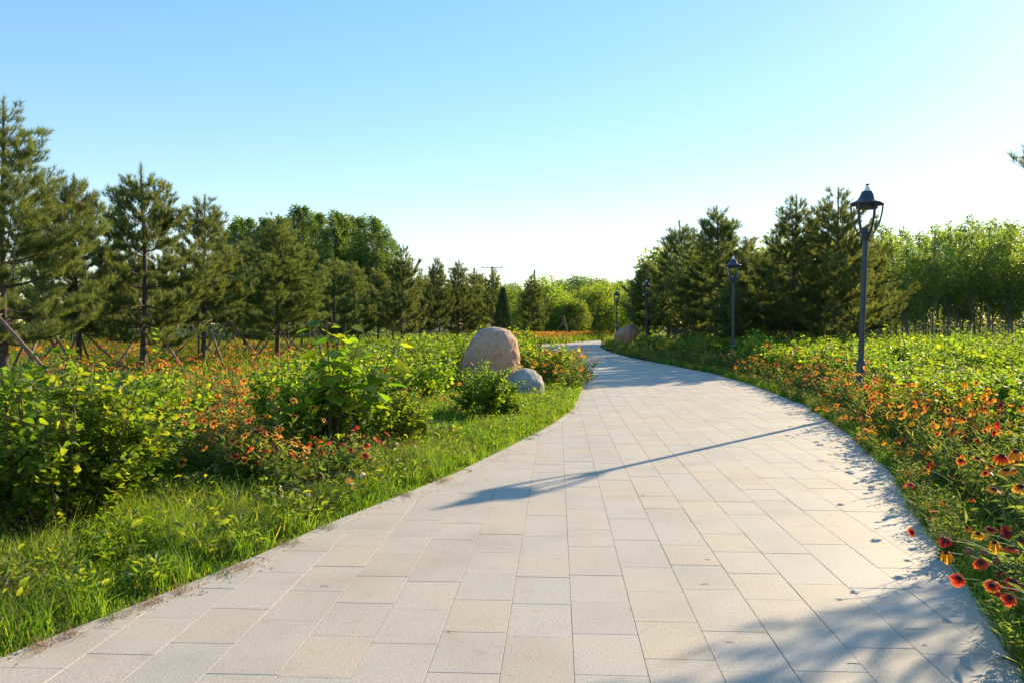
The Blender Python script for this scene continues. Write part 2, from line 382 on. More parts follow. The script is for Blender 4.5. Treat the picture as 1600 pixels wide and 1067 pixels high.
rng = random.Random(7)
TH = R(3.1); ux, uy = math.sin(TH), math.cos(TH); vx, vy = math.cos(TH), -math.sin(TH)
CW = .295; K = .075       # column width, kerb strip width
tiles = []
for c in range(-30, 40):
    s = -1 - rng.random() * .5
    while s < 72:
        L = .44 if rng.random() < .8 else .60
        a0, a1 = c * CW + .0011 + .07, (c + 1) * CW - .0011 + .07
        s0, s1 = s + .0008, s + L - .0008
        s += L
        P = [(a0 * vx + s0 * ux, a0 * vy + s0 * uy), (a1 * vx + s0 * ux, a1 * vy + s0 * uy), (a1 * vx + s1 * ux, a1 * vy + s1 * uy), (a0 * vx + s1 * ux, a0 * vy + s1 * uy)]
        y0, y1 = min(p[1] for p in P), max(p[1] for p in P)
        if y0 < .8 or y1 > 69: continue
        l0, l1 = (XL(y0), y0), (XL(y1), y1); r0, r1 = (XR(y0), y0), (XR(y1), y1)
        dl = (l1[0] - l0[0], l1[1] - l0[1]); n_ = math.hypot(*dl); nl = (dl[1] / n_, -dl[0] / n_)
        dr = (r1[0] - r0[0], r1[1] - r0[1]); n_ = math.hypot(*dr); nr = (-dr[1] / n_, dr[0] / n_)
        Q_ = clip(P, (l0[0] + nl[0] * (K + .003), l0[1] + nl[1] * (K + .003)), nl)
        if len(Q_) > 2: Q_ = clip(Q_, (r0[0] + nr[0] * .003, r0[1] + nr[1] * .003), nr)
        if len(Q_) < 3 or area(Q_) < .004: continue
        tiles.append((y0, len(Q_) == 4 and area(Q_) > .99 * area(P), L, Q_, (P[0][0], P[0][1])))
def vis(t):
    y = t[0]; x = sum(p[0] for p in t[3]) / len(t[3])
    return y > 2.2 and abs(x) < .66 * y + .3
vis_t = sorted([t for t in tiles if vis(t)], key=lambda t: t[0])
near = vis_t[:300]; nid = set(id(t) for t in near)
cache = {}
for t in near:
    y0, whole, L, P, o = t
    dz = rng.uniform(-.0012, .0008)
    if whole:
        if L not in cache:
            g = Geo(); slab(g, ccw([(p[0] - o[0], p[1] - o[1]) for p in P])); cache[L] = g.mesh('paving_stone', M['paving'])
        ob = link('paving_stone', cache[L], path); ob.location = (o[0], o[1], dz)
    else:
        g = Geo(); slab(g, ccw([(p[0] - o[0], p[1] - o[1]) for p in P])); ob = g.obj('paving_stone', M['paving'], path); ob.location = (o[0], o[1], dz)
g = Geo()
for t in tiles:
    if id(t) not in nid: slab(g, ccw(t[3]), rng.uniform(-.0012, .0008))
tag(g.obj('far_paving', M['paving'], path), kind='stuff')
# flush kerb strip along both edges
def kerb(XF, sgn, ymax):
    far = Geo()
    pts = [(XF(y), y) for y in np.arange(1.2, ymax, .05)]
    i = 0
    while i < len(pts) - 2:
        ln = rng.choice([.5, .6, .8]); j = i; d = 0
        while j < len(pts) - 1 and d < ln: d += math.dist(pts[j], pts[j + 1]); j += 1
        a, b = pts[i], pts[j]; tx, ty = (b[0] - a[0]), (b[1] - a[1]); n_ = math.hypot(tx, ty); tx /= n_; ty /= n_
        nx, ny = sgn * ty, -sgn * tx
        e = .003
        P = [(a[0] + tx * e, a[1] + ty * e), (b[0] - tx * e, b[1] - ty * e), (b[0] - tx * e + nx * (K - .002), b[1] - ty * e + ny * (K - .002)), (a[0] + tx * e + nx * (K - .002), a[1] + ty * e + ny * (K - .002))]
        if a[1] < 13 and abs(a[0]) < .66 * a[1] + .6:
            g = Geo(); slab(g, ccw([(p[0] - a[0], p[1] - a[1]) for p in P]), .003, depth=.03); ob = g.obj('kerb_stone', M['paving'], path); ob.location = (a[0], a[1], rng.uniform(-.001, .002))
        else: slab(far, ccw(P), .003, depth=.03)
        i = j
    tag(far.obj('far_kerb', M['paving'], path), kind='stuff')
kerb(XL, 1, 46)

# ------------------------------------------------------------------ plant prototypes
rs = np.random.RandomState(11)
LEAF6 = np.array([(0, 0, 0), (-.34, .25, .09), (-.33, .6, .07), (0, 1, -.14), (.33, .6, .07), (.34, .25, .09), (0, .5, 0)], float)
LEAF6T = np.array([(6, 0, 1), (6, 1, 2), (6, 2, 3), (6, 3, 4), (6, 4, 5), (6, 5, 0)])[:, ::-1]
LEAF2 = np.array([(0, 0, 0), (-.34, .45, .09), (0, 1, -.08), (.34, .45, .09)], float); LEAF2T = np.array([(0, 2, 1), (0, 3, 2)])
BIG = np.array([(0, 0, 0), (-.3, -.10, .03), (-.52, .12, .02), (-.45, .45, 0), (-.2, .72, -.04), (0, 1, -.14), (.2, .72, -.04), (.45, .45, 0), (.52, .12, .02), (.3, -.10, .03), (0, .4, -.03)], float)
BIGT = np.array([(10, i, i + 1) for i in range(9)] + [(10, 9, 0)])[:, ::-1]

def leaves(g, pos, out, size, PV=LEAF6, PT=LEAF6T, upw=.9, jit=.5, width=1.):
    k = len(pos)
    Y = unit(out + rs.normal(0, .25, (k, 3)))
    up = np.tile([0, 0, 1.], (k, 1)) * upw + rs.normal(0, jit, (k, 3))
    sc = np.stack([size * width, size, size], 1) if np.ndim(size) else None
    stamp(g, PV, PT, pos, frames(Y, up), sc)

def shrub_proto(seed, h=1.05, r=.62, nst=20, leaf=.06, per=1, mat='shrub', name='shrub', lod=0, base=.15):
    rs2 = np.random.RandomState(seed)
    gs, gl = Geo(), Geo(); P = []; O = []; SZ = []
    for s in range(nst):
        a = rs2.rand() * 6.283; q = math.sqrt(rs2.rand()) * .97
        b0 = np.array([math.cos(a) * q * r * .22, math.sin(a) * q * r * .22, 0])
        ht = h * (1 - .38 * q ** 2.2) * rs2.uniform(.80, 1.06)
        tip = np.array([math.cos(a) * q * r, math.sin(a) * q * r, ht])
        mid = (b0 + tip) / 2 + np.array([math.cos(a) * q * r * .16, math.sin(a) * q * r * .16, -.02]) + rs2.normal(0, .03, 3)
        t = np.linspace(0, 1, 7)[:, None]; pts = (1 - t) ** 2 * b0 + 2 * t * (1 - t) * mid + t ** 2 * tip
        tube(gs, pts, np.linspace(.007, .0025, 7), 4)
        branches = [(pts, 1.)]
        for b in range(5 if not lod else 3):
            f = rs2.uniform(.3, .9); i = f * 6; p0 = pts[int(i)]
            an = rs2.rand() * 6.283; d = np.array([math.cos(an), math.sin(an), rs2.uniform(.3, 1.2)]); d += np.array([math.cos(a), math.sin(a), 0]) * .7 * q
            L = rs2.uniform(.14, .3) * (h / 1.05)
            u = np.linspace(0, 1, 4)[:, None]; bp = p0 + u * L * unit(d) + u ** 2 * np.array([0, 0, .05])
            tube(gs, bp, np.linspace(.003, .0015, 4), 3); branches.append((bp, .8))
        for bp, w in branches:
            L = np.linalg.norm(np.diff(bp, axis=0), axis=1).sum()
            n = max(4, int(L / (.026 if not lod else .05)))
            for i in range(n):
                f = (i + .5) / n
                if w == 1. and f < .3 + base * .5: continue
                x = f * (len(bp) - 1); k = int(x); k = min(k, len(bp) - 2); p = bp[k] + (x - k) * (bp[k + 1] - bp[k])
                if p[2] < base * h and rs2.rand() < .6: continue
                th = i * 1.571 + rs2.rand() * .8
                for sg in (0, math.pi):
                    d = np.array([math.cos(th + sg), math.sin(th + sg), rs2.uniform(-.25, .35)])
                    P.append(p + d * .015); O.append(d + .5 * unit(p * [1, 1, 0] + 1e-6)); SZ.append(leaf * rs2.uniform(.6, 1.15) * (1.1 - .45 * f * (w == 1.)) * (1.55 if lod else 1))
    P = np.array(P); O = np.array(O); SZ = np.array(SZ)
    global rs; old = rs; rs = rs2
    leaves(gl, P, O, SZ, *( (LEAF2, LEAF2T) if lod else (LEAF6, LEAF6T)), upw=.8, jit=.7, width=1.15)
    rs = old
    return (name, [('stems', gs.mesh('stems', M['stem']), []), ('foliage', gl.mesh('foliage', M[mat]), [])])

SH = [shrub_proto(i, h=1.05, r=.62, nst=26, leaf=.056) for i in range(3)]
SHC = shrub_proto(15, h=1.1, r=.64, nst=60, leaf=.05, mat='shrub', base=.04)
SHD = [shrub_proto(10 + i, h=1.1, r=.66, nst=44, leaf=.062, mat='shrub2', base=.05) for i in range(2)]
SHF = [shrub_proto(20 + i, h=1.05, r=.66, nst=22, leaf=.06, lod=1) for i in range(4)]
SHFD = [shrub_proto(30 + i, h=1.0, r=.62, nst=20, leaf=.06, lod=1, mat='shrub2') for i in range(2)]

# pines ---------------------------------------------------------------
def tuft_proto(n, L, w, seed):
    r2 = np.random.RandomState(seed); V = []; T = []
    for i in range(n):
        a = r2.rand() * 6.283; c = r2.uniform(.15, 1.1); z0 = r2.uniform(-.6, .25) * L
        d = np.array([math.cos(a) * math.sin(c), math.sin(a) * math.sin(c), math.cos(c)])
        s = unit(np.cross(d, r2.normal(0, 1, 3))) * w / 2
        b = np.array([0, 0, z0]); k = len(V)
        V += [b - s, b + s, b + d * L * r2.uniform(.75, 1.1)]; T.append((k, k + 1, k + 2))
    return np.array(V), np.array(T)

def pine_proto(seed, h=5., cr=1.9, cbase=.2, dens=1., needle=.15, w=.012, nn=22, openness=0., name='pine_tree', extra=()):
    r2 = np.random.RandomState(seed)
    gt, gb, gc = Geo(), Geo(), Geo()
    lean = r2.normal(0, .012, 2)
    zs = np.linspace(0, h, 12); tp = np.stack([lean[0] * zs + .03 * np.sin(zs * 1.3 + seed), lean[1] * zs + .03 * np.cos(zs + seed), zs], 1)
    tube(gt, tp, np.interp(zs, [0, .3, h * .5, h], [.105, .085, .05, .012]) * (h / 5.3), 9)
    def trunk(z): return np.array([np.interp(z, zs, tp[:, 0]), np.interp(z, zs, tp[:, 1]), z])
    TP, TD = [], []
    def bough(a, L, el, p0, f):
        hd = np.array([math.cos(a), math.sin(a), 0])
        t = np.linspace(0, 1, 6)[:, None]
        sag = -.10 * L * (1 - f) ; rise = .26 * L
        bp = p0 + t * L * (hd * math.cos(el) + np.array([0, 0, math.sin(el)])) + np.sin(t * 3.14) * np.array([0, 0, sag]) + t ** 3 * np.array([0, 0, rise]) + np.sin(t * 5 + a) * .03 * np.cross(hd, [0, 0, 1])
        tube(gb, bp, np.linspace(.006 + .016 * L / cr, .004, 6), 4)
        ns = max(2, int(L / .13 * dens))
        for s in range(ns):
            u = .22 + .78 * (s + r2.rand()) / ns; x = u * 5; k = min(4, int(x)); p = bp[k] + (x - k) * (bp[k + 1] - bp[k])
            sl = (.13 + .34 * L * (1 - u) * .9 + .10) * r2.uniform(.6, 1.2) * (.7 if f > .8 else 1)
            for sg in (-1, 1):
                if r2.rand() < .12: continue
                sa = a + sg * r2.uniform(.5, 1.15); d = unit(np.array([math.cos(sa), math.sin(sa), r2.uniform(.15, .65)]))
                e = p + d * sl
                tube(gb, [p, e], [.004, .002], 3)
                m = max(1, int(sl / .07))
                for q in range(m):
                    ff = 1 - q / m * .8
                    TP.append(p + d * sl * ff + r2.normal(0, .012, 3)); TD.append(unit(d * .7 + np.array([0, 0, 1.0]) + r2.normal(0, .25, 3)))
        TP.append(bp[-1]); TD.append(unit(bp[-1] - bp[-2] + np.array([0, 0, .1])))
    z = cbase * h
    while z < h * .94:
        f = (z - cbase * h) / (h * (1 - cbase))
        prof = (min(1, .72 + f * 2.2) if f < .14 else 1.03 - .97 * ((f - .14) / .86) ** .88)
        if openness: prof *= 1 - openness * (r2.rand() * .5)
        nb = int(round((6.4 if f < .8 else 4.6) * (1 - .3 * openness)))
        a0 = r2.rand() * 6.28
        for b in range(nb):
            a = a0 + b * 6.283 / nb + r2.normal(0, .25)
            L = max(.10, cr * prof * r2.uniform(.62, 1.18))
            el = r2.normal(.10 + .75 * f, .1)
            bough(a, L, el, trunk(z + r2.normal(0, .05)), f)
        if z > .5 * h and extra:
            jobs = [(p_[0], p_[2], .12, trunk(p_[1])) for p_ in extra]; extra = ()
        else: jobs = []
        for a, L, el, p0 in jobs: bough(a, L, el, p0, f)
        z += (.36 - .13 * f) * r2.uniform(.75, 1.25) * (1 + .8 * openness) * h / 5.3
    for q in range(6): TP.append(trunk(h - .075 * q)); TD.append(np.array([0, 0, 1.]))
    TP = np.array(TP); TD = np.array(TD); k = len(TP)
    which = r2.randint(0, 4, k)
    for v in range(4):
        PV, PT = tuft_proto(nn, needle, w, seed * 10 + v); ii = which == v
        d = TD[ii]; Mx = frames(np.cross(d, r2.normal(0, 1, (ii.sum(), 3))), d)
        stamp(gc, PV, PT, TP[ii], Mx, r2.uniform(.8, 1.2, ii.sum()))
    return (name, [('trunk', gt.mesh('trunk', M['bark'], True), [('branches', gb.mesh('branches', M['bark']))]), ('crown', gc.mesh('crown', M['needle']), [])])

PN = [pine_proto(41 + i, h=5.2, cr=[2.0, 2.1, 1.9, 2.05, 1.85, 2.15][i], cbase=[.24, .2, .27, .22, .3, .25][i], dens=[1, .95, 1, .9, 1, .95][i], openness=[0, .15, 0, .1, .25, .3][i]) for i in range(6)]
PO = [pine_proto(61 + i, h=5.8, cr=2.5, cbase=.2, dens=1.0, openness=.3) for i in range(2)]
PEDGE = pine_proto(73, h=5.5, cr=1.75, cbase=.2, dens=.9, needle=.13, w=.005, nn=40, openness=.15, extra=((3.14, 1.76, 3.60), (3.12, 2.05, 3.42)))
PNEAR = pine_proto(71, h=5.5, cr=2.1, cbase=.2, dens=.9, needle=.13, w=.006, nn=40, openness=.15)

# broadleaf trees -------------------------------------------------------
def broad_proto(seed, h, cr, mat, shape, leaf=.13, nleaf=5000, ncl=60, trunkr=.06, bark='lbark', name='broadleaf_tree', cb=.25, clr=.3, spread=.5):
    r2 = np.random.RandomState(seed); gt, gb, gc = Geo(), Geo(), Geo()
    zs = np.linspace(0, h * .95, 8); tp = np.stack([.04 * np.sin(zs * .8 + seed), .04 * np.cos(zs * .7), zs], 1)
    tube(gt, tp, np.linspace(trunkr, .012, 8), 6)
    C, Rr = [], []
    for i in range(ncl):
        f = r2.rand() ** .85; pr = shape(f); a = r2.rand() * 6.283; q = math.sqrt(r2.uniform(.12, 1)) * pr * cr
        c = np.array([math.cos(a) * q, math.sin(a) * q, h * (cb + (1 - cb) * f) - .05]); C.append(c); Rr.append(cr * clr * r2.uniform(.6, 1.25) * (.55 + .45 * pr))
        z0 = max(.1 * h, c[2] - q * (1.2 if spread < .5 else .7) - .2)
        tube(gb, [(np.interp(z0, zs, tp[:, 0]), np.interp(z0, zs, tp[:, 1]), z0), c * [.6, .6, 1] + [0, 0, -.08 * h * spread], c], [.02 * cr, .01, .004], 3)
    C = np.array(C); Rr = np.array(Rr); ci = r2.choice(ncl, nleaf, p=Rr ** 2 / (Rr ** 2).sum())
    d = unit(r2.normal(0, 1, (nleaf, 3))); rr = Rr[ci] * r2.uniform(.35, 1.1, nleaf) 
    P = C[ci] + d * rr[:, None] * [1, 1, 1.35]
    global rs; old = rs; rs = r2
    leaves(gc, P, d + [0, 0, -.2], leaf * r2.uniform(.7, 1.3, nleaf), LEAF2, LEAF2T, upw=.5, jit=.8, width=1.1); rs = old
    return (name, [('trunk', gt.mesh('trunk', M[bark], True), [('branches', gb.mesh('branches', M[bark]))]), ('crown', gc.mesh('crown', M[mat]), [])])
col_shape = lambda f: .45 + .75 * math.sin(min(1, f * 1.25) * 2.2) if f < .6 else max(.12, 1.05 - 1.0 * ((f - .5) / .5) ** 1.4)
round_shape = lambda f: math.sqrt(max(.03, 1 - (2 * f - .85) ** 2 / 1.35))
POP = [broad_proto(80 + i, 12, 1.5, 'poplar', col_shape, .135, 9500, 130, .12, name='poplar_tree', cb=.12, clr=.27, spread=.3) for i in range(3)]
YP = [broad_proto(85 + i, 6.2, 1.0, 'willow', col_shape, .105, 2500, 60, .05, name='young_poplar_tree', cb=.28, clr=.28, spread=.3) for i in range(4)]
LM = [broad_proto(90 + i, 4.4, 1.9, 'lime', round_shape, .16, 4200, 60, .07, name='locust_tree', cb=.12, clr=.3) for i in range(3)]
FB = [broad_proto(95 + i, 6.0, 1.7, 'poplar', round_shape, .15, 4200, 55, .09, name='broadleaf_tree', cb=.3, clr=.3, bark='bark') for i in range(3)]

def thuja_proto(seed=5, h=3.3, r=.45):
    r2 = np.random.RandomState(seed); gt, gc = Geo(), Geo()
    tube(gt, [(0, 0, 0), (0, 0, h * .9)], [.05, .01], 6)
    n = 7000; f = r2.rand(n) ** .8; a = r2.rand(n) * 6.283; pr = np.sin(np.clip(f * 1.1 + .18, 0, 1) ** .8 * 3.0) ** .7
    pr = np.interp(f, [0, .15, .45, .8, 1], [.75, .95, 1, .55, .08])
    q = r * pr * np.sqrt(r2.uniform(.4, 1, n)) * (1 + .12 * np.sin(a * 5 + f * 9))
    P = np.stack([np.cos(a) * q, np.sin(a) * q, .1 + f * (h - .1)], 1)
    O = np.stack([np.cos(a) * .5, np.sin(a) * .5, np.ones(n)], 1)
    global rs; old = rs; rs = r2
    leaves(gc, P, O, .12 * r2.uniform(.7, 1.3, n), LEAF2, LEAF2T, upw=.2, jit=1, width=.6); rs = old
    return ('thuja_tree', [('trunk', gt.mesh('trunk', M['bark']), []), ('crown', gc.mesh('crown', M['cypress']), [])])
TJ = thuja_proto()

# ------------------------------------------------------------------ trees
rt = random.Random(31)
grpL = 'pines with support stakes left of the path'; grpR = 'pines right of the path'
LP = [  # px top, px y top, distance, proto, label
    (2, 158, 15.5, PNEAR, 'tallest pine, cut by the left edge of the view, its long boughs reaching over'),
    (122, 276, 21.5, PN[0], 'dark dense pine between the edge pine and the spire-topped pine'),
    (224, 262, 19.5, PN[1], 'broad pine with a bare spire top and thick bare trunk above the flowers'),
    (316, 305, 23.5, PN[2], 'pine with a forked rounded top just beside the spire-topped pine'),
    (432, 338, 27.0, PN[3], 'wide bushy pine standing before the tall poplar grove'),
    (382, 372, 36.0, PN[0], 'pine in the gap between the fork-topped pine and the wide bushy pine'),
    (520, 398, 32.0, PN[1], 'low rounded pine in front of the right half of the poplar grove'),
    (560, 408, 37.0, PN[2], 'pine half hidden between the low rounded pine and the slim pine by the grove'),
    (628, 384, 34.0, PN[0], 'slim pine with open top at the right end of the poplar grove'),
    (683, 402, 40.0, PN[3], 'narrow dark pine, first one right of the slim pine'),
    (716, 409, 45.0, PN[1], 'pine behind the big boulder, left of the utility pole'),
    (655, 430, 46.0, PN[2], 'small pine peeping between the slim and the narrow pine'),
    (745, 440, 52.0, PN[2], 'sparse pale pine under the first utility pole'),
    (768, 418, 49.0, PO[0], 'thin open pine under the pole with the crossarm'),
    (834, 430, 60.0, PO[1], 'flat-tiered pine standing alone before the pale green trees'),
]
for n_, (px, py, d, pr, lb) in enumerate(LP):
    if pr in PN and n_ > 2: pr = PN[(n_ * 5 + 1) % 6]
    h0 = 5.5 if pr is PNEAR else (5.8 if pr in PO else 5.2)
    H = zz(py, d); s = H / h0
    wd = {224: 1.0, 432: 1.1, 2: 1.0}.get(px, .95 if H > 4.6 else .9)
    if px in (768, 683): wd = .62
    if px in (628, 834, 745, 716): wd = .8
    place(pr, (gx(px, d), d, -.02), px * .7, (s * wd, s * wd, s), lb, 'tree', grpL, tilt=(R(rt.gauss(0, 1.2)), R(rt.gauss(0, 1.2))))
RP = [
    (1012, 405, 47, PN[1], 'lowest pine at the path end of the right-hand clump'),
    (1074, 345, 41, PN[0], 'dark pine of the right clump whose top stands second from the path'),
    (1120, 324, 37, PN[3], 'pine with a thin spire, the tallest of the dark clump'),
    (1166, 372, 35, PN[2], 'broad pine behind the second lamp, beside the spired pine'),
    (1046, 400, 50, PN[3], 'pine tucked behind the dark clump nearest the far lamps'),
    (1240, 308, 31, PO[0], 'open pine with level tiers, left of the two open pines'),
    (1305, 296, 29, PO[1], 'tall open pine with level tiers just left of the near lamp'),
    (1262, 385, 38, PN[1], 'pine seen through the gap between the two open pines'),
    (1205, 385, 42, PN[0], 'pine behind and left of the level-tiered pine'),
    (1350, 372, 34, PN[2], 'pine hidden behind the near lamp post'),
    (1188, 402, 33, PN[0], 'lower pine between the spired pine clump and the level-tiered pine'),  # extra pine, added to thicken the shade on the far path
    (1284, 398, 34, PN[3], 'lower pine filling the space between the two open pines'),  # also added for its shade across the path
    (1150, 420, 31, PN[1], 'small dense pine right behind the second lamp'),
    (1100, 390, 46, PN[1], 'pine deep inside the dark clump behind the second lamp'),
]
for n_, (px, py, d, pr, lb) in enumerate(RP):
    if pr in PN: pr = PN[(n_ * 5 + 2) % 6]
    h0 = 5.8 if pr in PO else 5.2
    s = zz(py, d) / h0; wd = 1.0 if pr in PO else 1.02
    place(pr, (gx(px, d), d, -.02), px * .7 + 1, (s * wd, s * wd, s), lb, 'tree', grpR, tilt=(R(rt.gauss(0, 1.2)), R(rt.gauss(0, 1.2))))
# the pine just outside the view to the right: one bough tip shows at the edge
place(PEDGE, (8.8, 8.3, -.02), 0, (1, 1, 1), 'pine beyond the right edge, only a bough tip showing against the sky', 'tree', grpR)

place(TJ, (gx(786, 46), 46, -.02), 0, 1.0, 'dark narrow column-shaped thuja standing behind the boulder', 'tree')

rr = random.Random(3)
# rows of trees behind the left pines
back = []
for i in range(26):
    px = -60 + i * 32 + rr.uniform(-12, 12); d = rr.uniform(40, 60)
    back.append((px, d))
for i, (px, d) in enumerate(sorted(back)):
    pr = PN[i % 6] if i % 3 else FB[i % 3]
    H = min(zz(425 + rr.uniform(-5, 30), d), 5.2) if px > 600 else zz(410 + rr.uniform(0, 30), d)
    h0 = 5.2 if i % 3 else 6.0
    place(pr, (gx(px, d), d, -.02), i * 1.3, H / h0, f'{ORD[i]} tree from the left in the shaded belt behind the staked pines', 'tree', 'belt of trees behind the staked pines')
# tall poplar grove
for i in range(28):
    px = 352 + i * 9.6 + rr.uniform(-4, 4); d = 74 + rr.uniform(-5, 9)
    top = float(np.interp(px, [350, 372, 385, 410, 470, 560, 600, 615], [352, 332, 345, 338, 324, 330, 342, 375])) + rr.uniform(-3, 12)
    place(POP[i % 3], (gx(px, d), d, -.02), i * 2.1, (1.1, 1.1, zz(top, d) / 12), f'{ORD[i]} poplar from the left in the tall grove', 'tree', 'tall poplar grove behind the left pines')
# pale green small trees beyond the bend
for i in range(24):
    px = 800 + i * 9.5 + rr.uniform(-5, 5); d = rr.uniform(76, 92)
    place(LM[i % 3], (gx(px, d), d, -.02), i * 1.7, zz(rr.uniform(440, 476), d) / 4.4 * rr.uniform(.85, 1.05), f'{ORD[i]} small pale green tree from the left beyond the bend', 'tree', 'pale green trees beyond the bend')
# darker far line of trees
gt = Geo(); cnt = 0
for i in range(40):
    px = 640 + i * 11 + rr.uniform(-4, 4); d = rr.uniform(125, 150)
    place(FB[i % 3], (gx(px, d), d, -.02), i * 1.1, (1.7, 1.7, zz(float(np.interp(px, [640, 860, 905, 960, 1010, 1100], [448, 445, 431, 436, 440, 430])) + rr.uniform(-1, 12), d) / 6), f'{ORD[i]} dark round tree from the left in the farthest line', 'tree', 'farthest line of trees on the horizon')
# belt behind right pines and the young poplar plantation
for i in range(14):
    px = 1060 + i * 23 + rr.uniform(-8, 8); d = rr.uniform(52, 66)
    place(FB[i % 3] if i % 2 else LM[i % 3], (gx(px, d), d, -.02), i * 1.9, zz(rr.uniform(375, 410), d) / (6 if i % 2 else 4.4), f'{ORD[i]} leafy tree from the left behind the right-hand pines', 'tree', 'leafy trees behind the right-hand pines')
k = 0
for row in range(3):
    for i in range(15):
        d = 43 + row * 4.5 + rr.uniform(-.8, .8); px = 1372 + i * 21 + row * 6 + rr.uniform(-7, 7)
        top = float(np.interp(px, [1372, 1430, 1470, 1530, 1600, 1700], [358, 366, 352, 345, 352, 350])) + rr.uniform(-4, 22) - row * 2
        place(YP[(i + row) % 4], (gx(px, d), d, -.02), k * 1.37, (1.05, 1.05, zz(top, d) / 6.2), f'{ORD[i]} young poplar from the near lamp in row {["one", "two", "three", "four"][row]} of the plantation', 'tree', 'young poplar plantation on the right')
        k += 1
# clipped dark hedge under the plantation
def hedge(x0, y0, x1, y1, h, w, n, seed):
    r2 = np.random.RandomState(seed); gl = Geo(); gs = Geo(); t = r2.rand(n)
    L = math.hypot(x1 - x0, y1 - y0); dx, dy = (x1 - x0) / L, (y1 - y0) / L
    off = r2.uniform(-w / 2, w / 2, n); z = r2.rand(n) ** .8 * h * (1 + .1 * np.sin(t * 60))
    P = np.stack([x0 + dx * t * L - dy * off, y0 + dy * t * L + dx * off, z], 1)
    global rs; old = rs; rs = r2
    leaves(gl, P, r2.normal(0, 1, (n, 3)), .13 * r2.uniform(.7, 1.3, n), LEAF2, LEAF2T, upw=.4, jit=.9); rs = old
    for i in range(int(L / .45)):
        u = i * .45; b = (x0 + dx * u, y0 + dy * u); tube(gs, [(b[0], b[1], 0), (b[0] + r2.normal(0, .05), b[1], h * .8)], [.03, .01], 4)
    e = empty('hedge'); gs.obj('stems', M['bark'], e); gl.obj('foliage', M['shrub2'], e); return e
tag(hedge(gx(1330, 58), 58, gx(1720, 58), 58, 2.5, 1.6, 26000, 3), 'long dark hedge filling the shade behind the young poplars', 'hedge')
tag(hedge(gx(-150, 66), 66, gx(640, 66), 66, 2.8, 2.0, 30000, 4), 'long dark hedge in the shade behind the left pines', 'hedge')

# support stakes --------------------------------------------------------
stv = []
for v in range(3):
    r2 = np.random.RandomState(200 + v); ms = []
    for i in range(3 + v % 2):
        a = i * 6.283 / (3 + v % 2) + r2.normal(0, .25) + v; hh = r2.uniform(1.35, 1.75); q = r2.uniform(1.0, 1.35)
        g = Geo(); b = np.array([math.cos(a) * q, math.sin(a) * q, 0]); t = np.array([-math.cos(a) * .06 + .0, -math.sin(a) * .06, hh]) + np.array([-math.sin(a), math.cos(a), 0]) * .10
        t = t + (t - b) * .10
        m_ = (b + t) / 2 + r2.normal(0, .012, 3)
        tube(g, [b, m_, t], [.034, .03, .026], 7, True); ms.append(('pole', g.mesh('pole', M['stake'], True), []))
    stv.append(('tree_support', ms))
i = 0
for px, py, d, pr, lb in LP[:12]:
    place(stv[i % 3], (gx(px, d), d, -.02), i * 1.9 + .4, 1.0, 'poles propping the ' + ' '.join(lb.split(',')[0].split()[:12]), 'tree stake', 'wooden tree supports'); i += 1
for px, py, d, pr, lb in RP[:9]:
    place(stv[i % 3], (gx(px, d), d, -.02), i * 1.7, 1.05, 'poles propping the ' + ' '.join(lb.split(',')[0].split()[:12]), 'tree stake', 'wooden tree supports'); i += 1
for px, d in ((-22, 13.5), (60, 19), (285, 29), (352, 26), (480, 30), (880, 64)):
    place(stv[i % 3], (gx(px, d), d, -.02), i * 2.3, 1.05, f'leaning wooden tree poles {["cut by the left edge of the view", "in front of the dark dense pine", "deep in the shade behind the spire-topped pine", "between the fork-topped and the bushy pine", "right of the wide bushy pine", "by the far flower band"][i - 21]}', 'tree stake', 'wooden tree supports'); i += 1

# ------------------------------------------------------------------ boulders
def boulder(name, fn, mat, loc, sub=5):
    import bmesh
    bm = bmesh.new(); bmesh.ops.create_icosphere(bm, subdivisions=sub, radius=1)
    for v in bm.verts: v.co = fn(v.co.copy())
    me = bpy.data.meshes.new(name); bm.to_mesh(me); bm.free()
    me.polygons.foreach_set('use_smooth', np.ones(len(me.polygons), bool)); me.materials.append(mat)
    o = link(name, me); o.location = loc; return o
BT = [(0, 1.37, 0, 0), (.05, 1.355, .17, .18), (.13, 1.28, .32, .34), (.24, 1.10, .46, .45), (.40, .80, .61, .52), (.58, .5, .71, .535), (.8, .2, .81, .53), (.93, 0, .8, .5), (1, -.1, 0, 0)]
def bigf(p):
    n = p.normalized(); u = math.acos(max(-1, min(1, n.z))) / math.pi; u = u * u * (3 - 2 * u) * .35 + u * .65
    z, hl, hr = (float(np.interp(u, [t[0] for t in BT], [t[i] for t in BT])) for i in (1, 2, 3))
    ph = math.atan2(n.y, n.x); cx, sy = math.cos(ph), math.sin(ph)
    x = cx * (hr if cx > 0 else hl); y = sy * (hl + hr) * .45
    d = mnoise.noise(n * 1.8 + Vector((3, 1, 2))) * .045 + mnoise.noise(n * 4.5) * .018 + mnoise.noise(n * 12) * .009 + mnoise.noise(n * 27) * .004 - max(0, .03 - abs(mnoise.noise(n * 2.3 + Vector((9, 4, 1))))) * .22
    return Vector((x, y, z)) + n * d
def smf(p):
    n = p.normalized()
    x = n.x * .33 + .04 * n.z; y = n.y * .34; z = n.z * .33 + .25 - .07 * n.x
    w = mnoise.noise(Vector((n.x * 1.2 + n.z * 2.6, n.y * 2, n.z * 3 - n.x * 2.2)) + Vector((7, 2, 1)))
    d = w * .02 + mnoise.noise(n * 4) * .008 + mnoise.noise(n * 14) * .003
    return Vector((x, y, z)) + n * d
D = 17.3
tag(boulder('boulder', bigf, boulder_mat('warm_granite', True), (gx(772, D), D, -.04), 6), 'large smooth flat-topped boulder, orange-pink with grey shade painted into its upper part', 'boulder', 'boulders beside the path')
D = 15.6
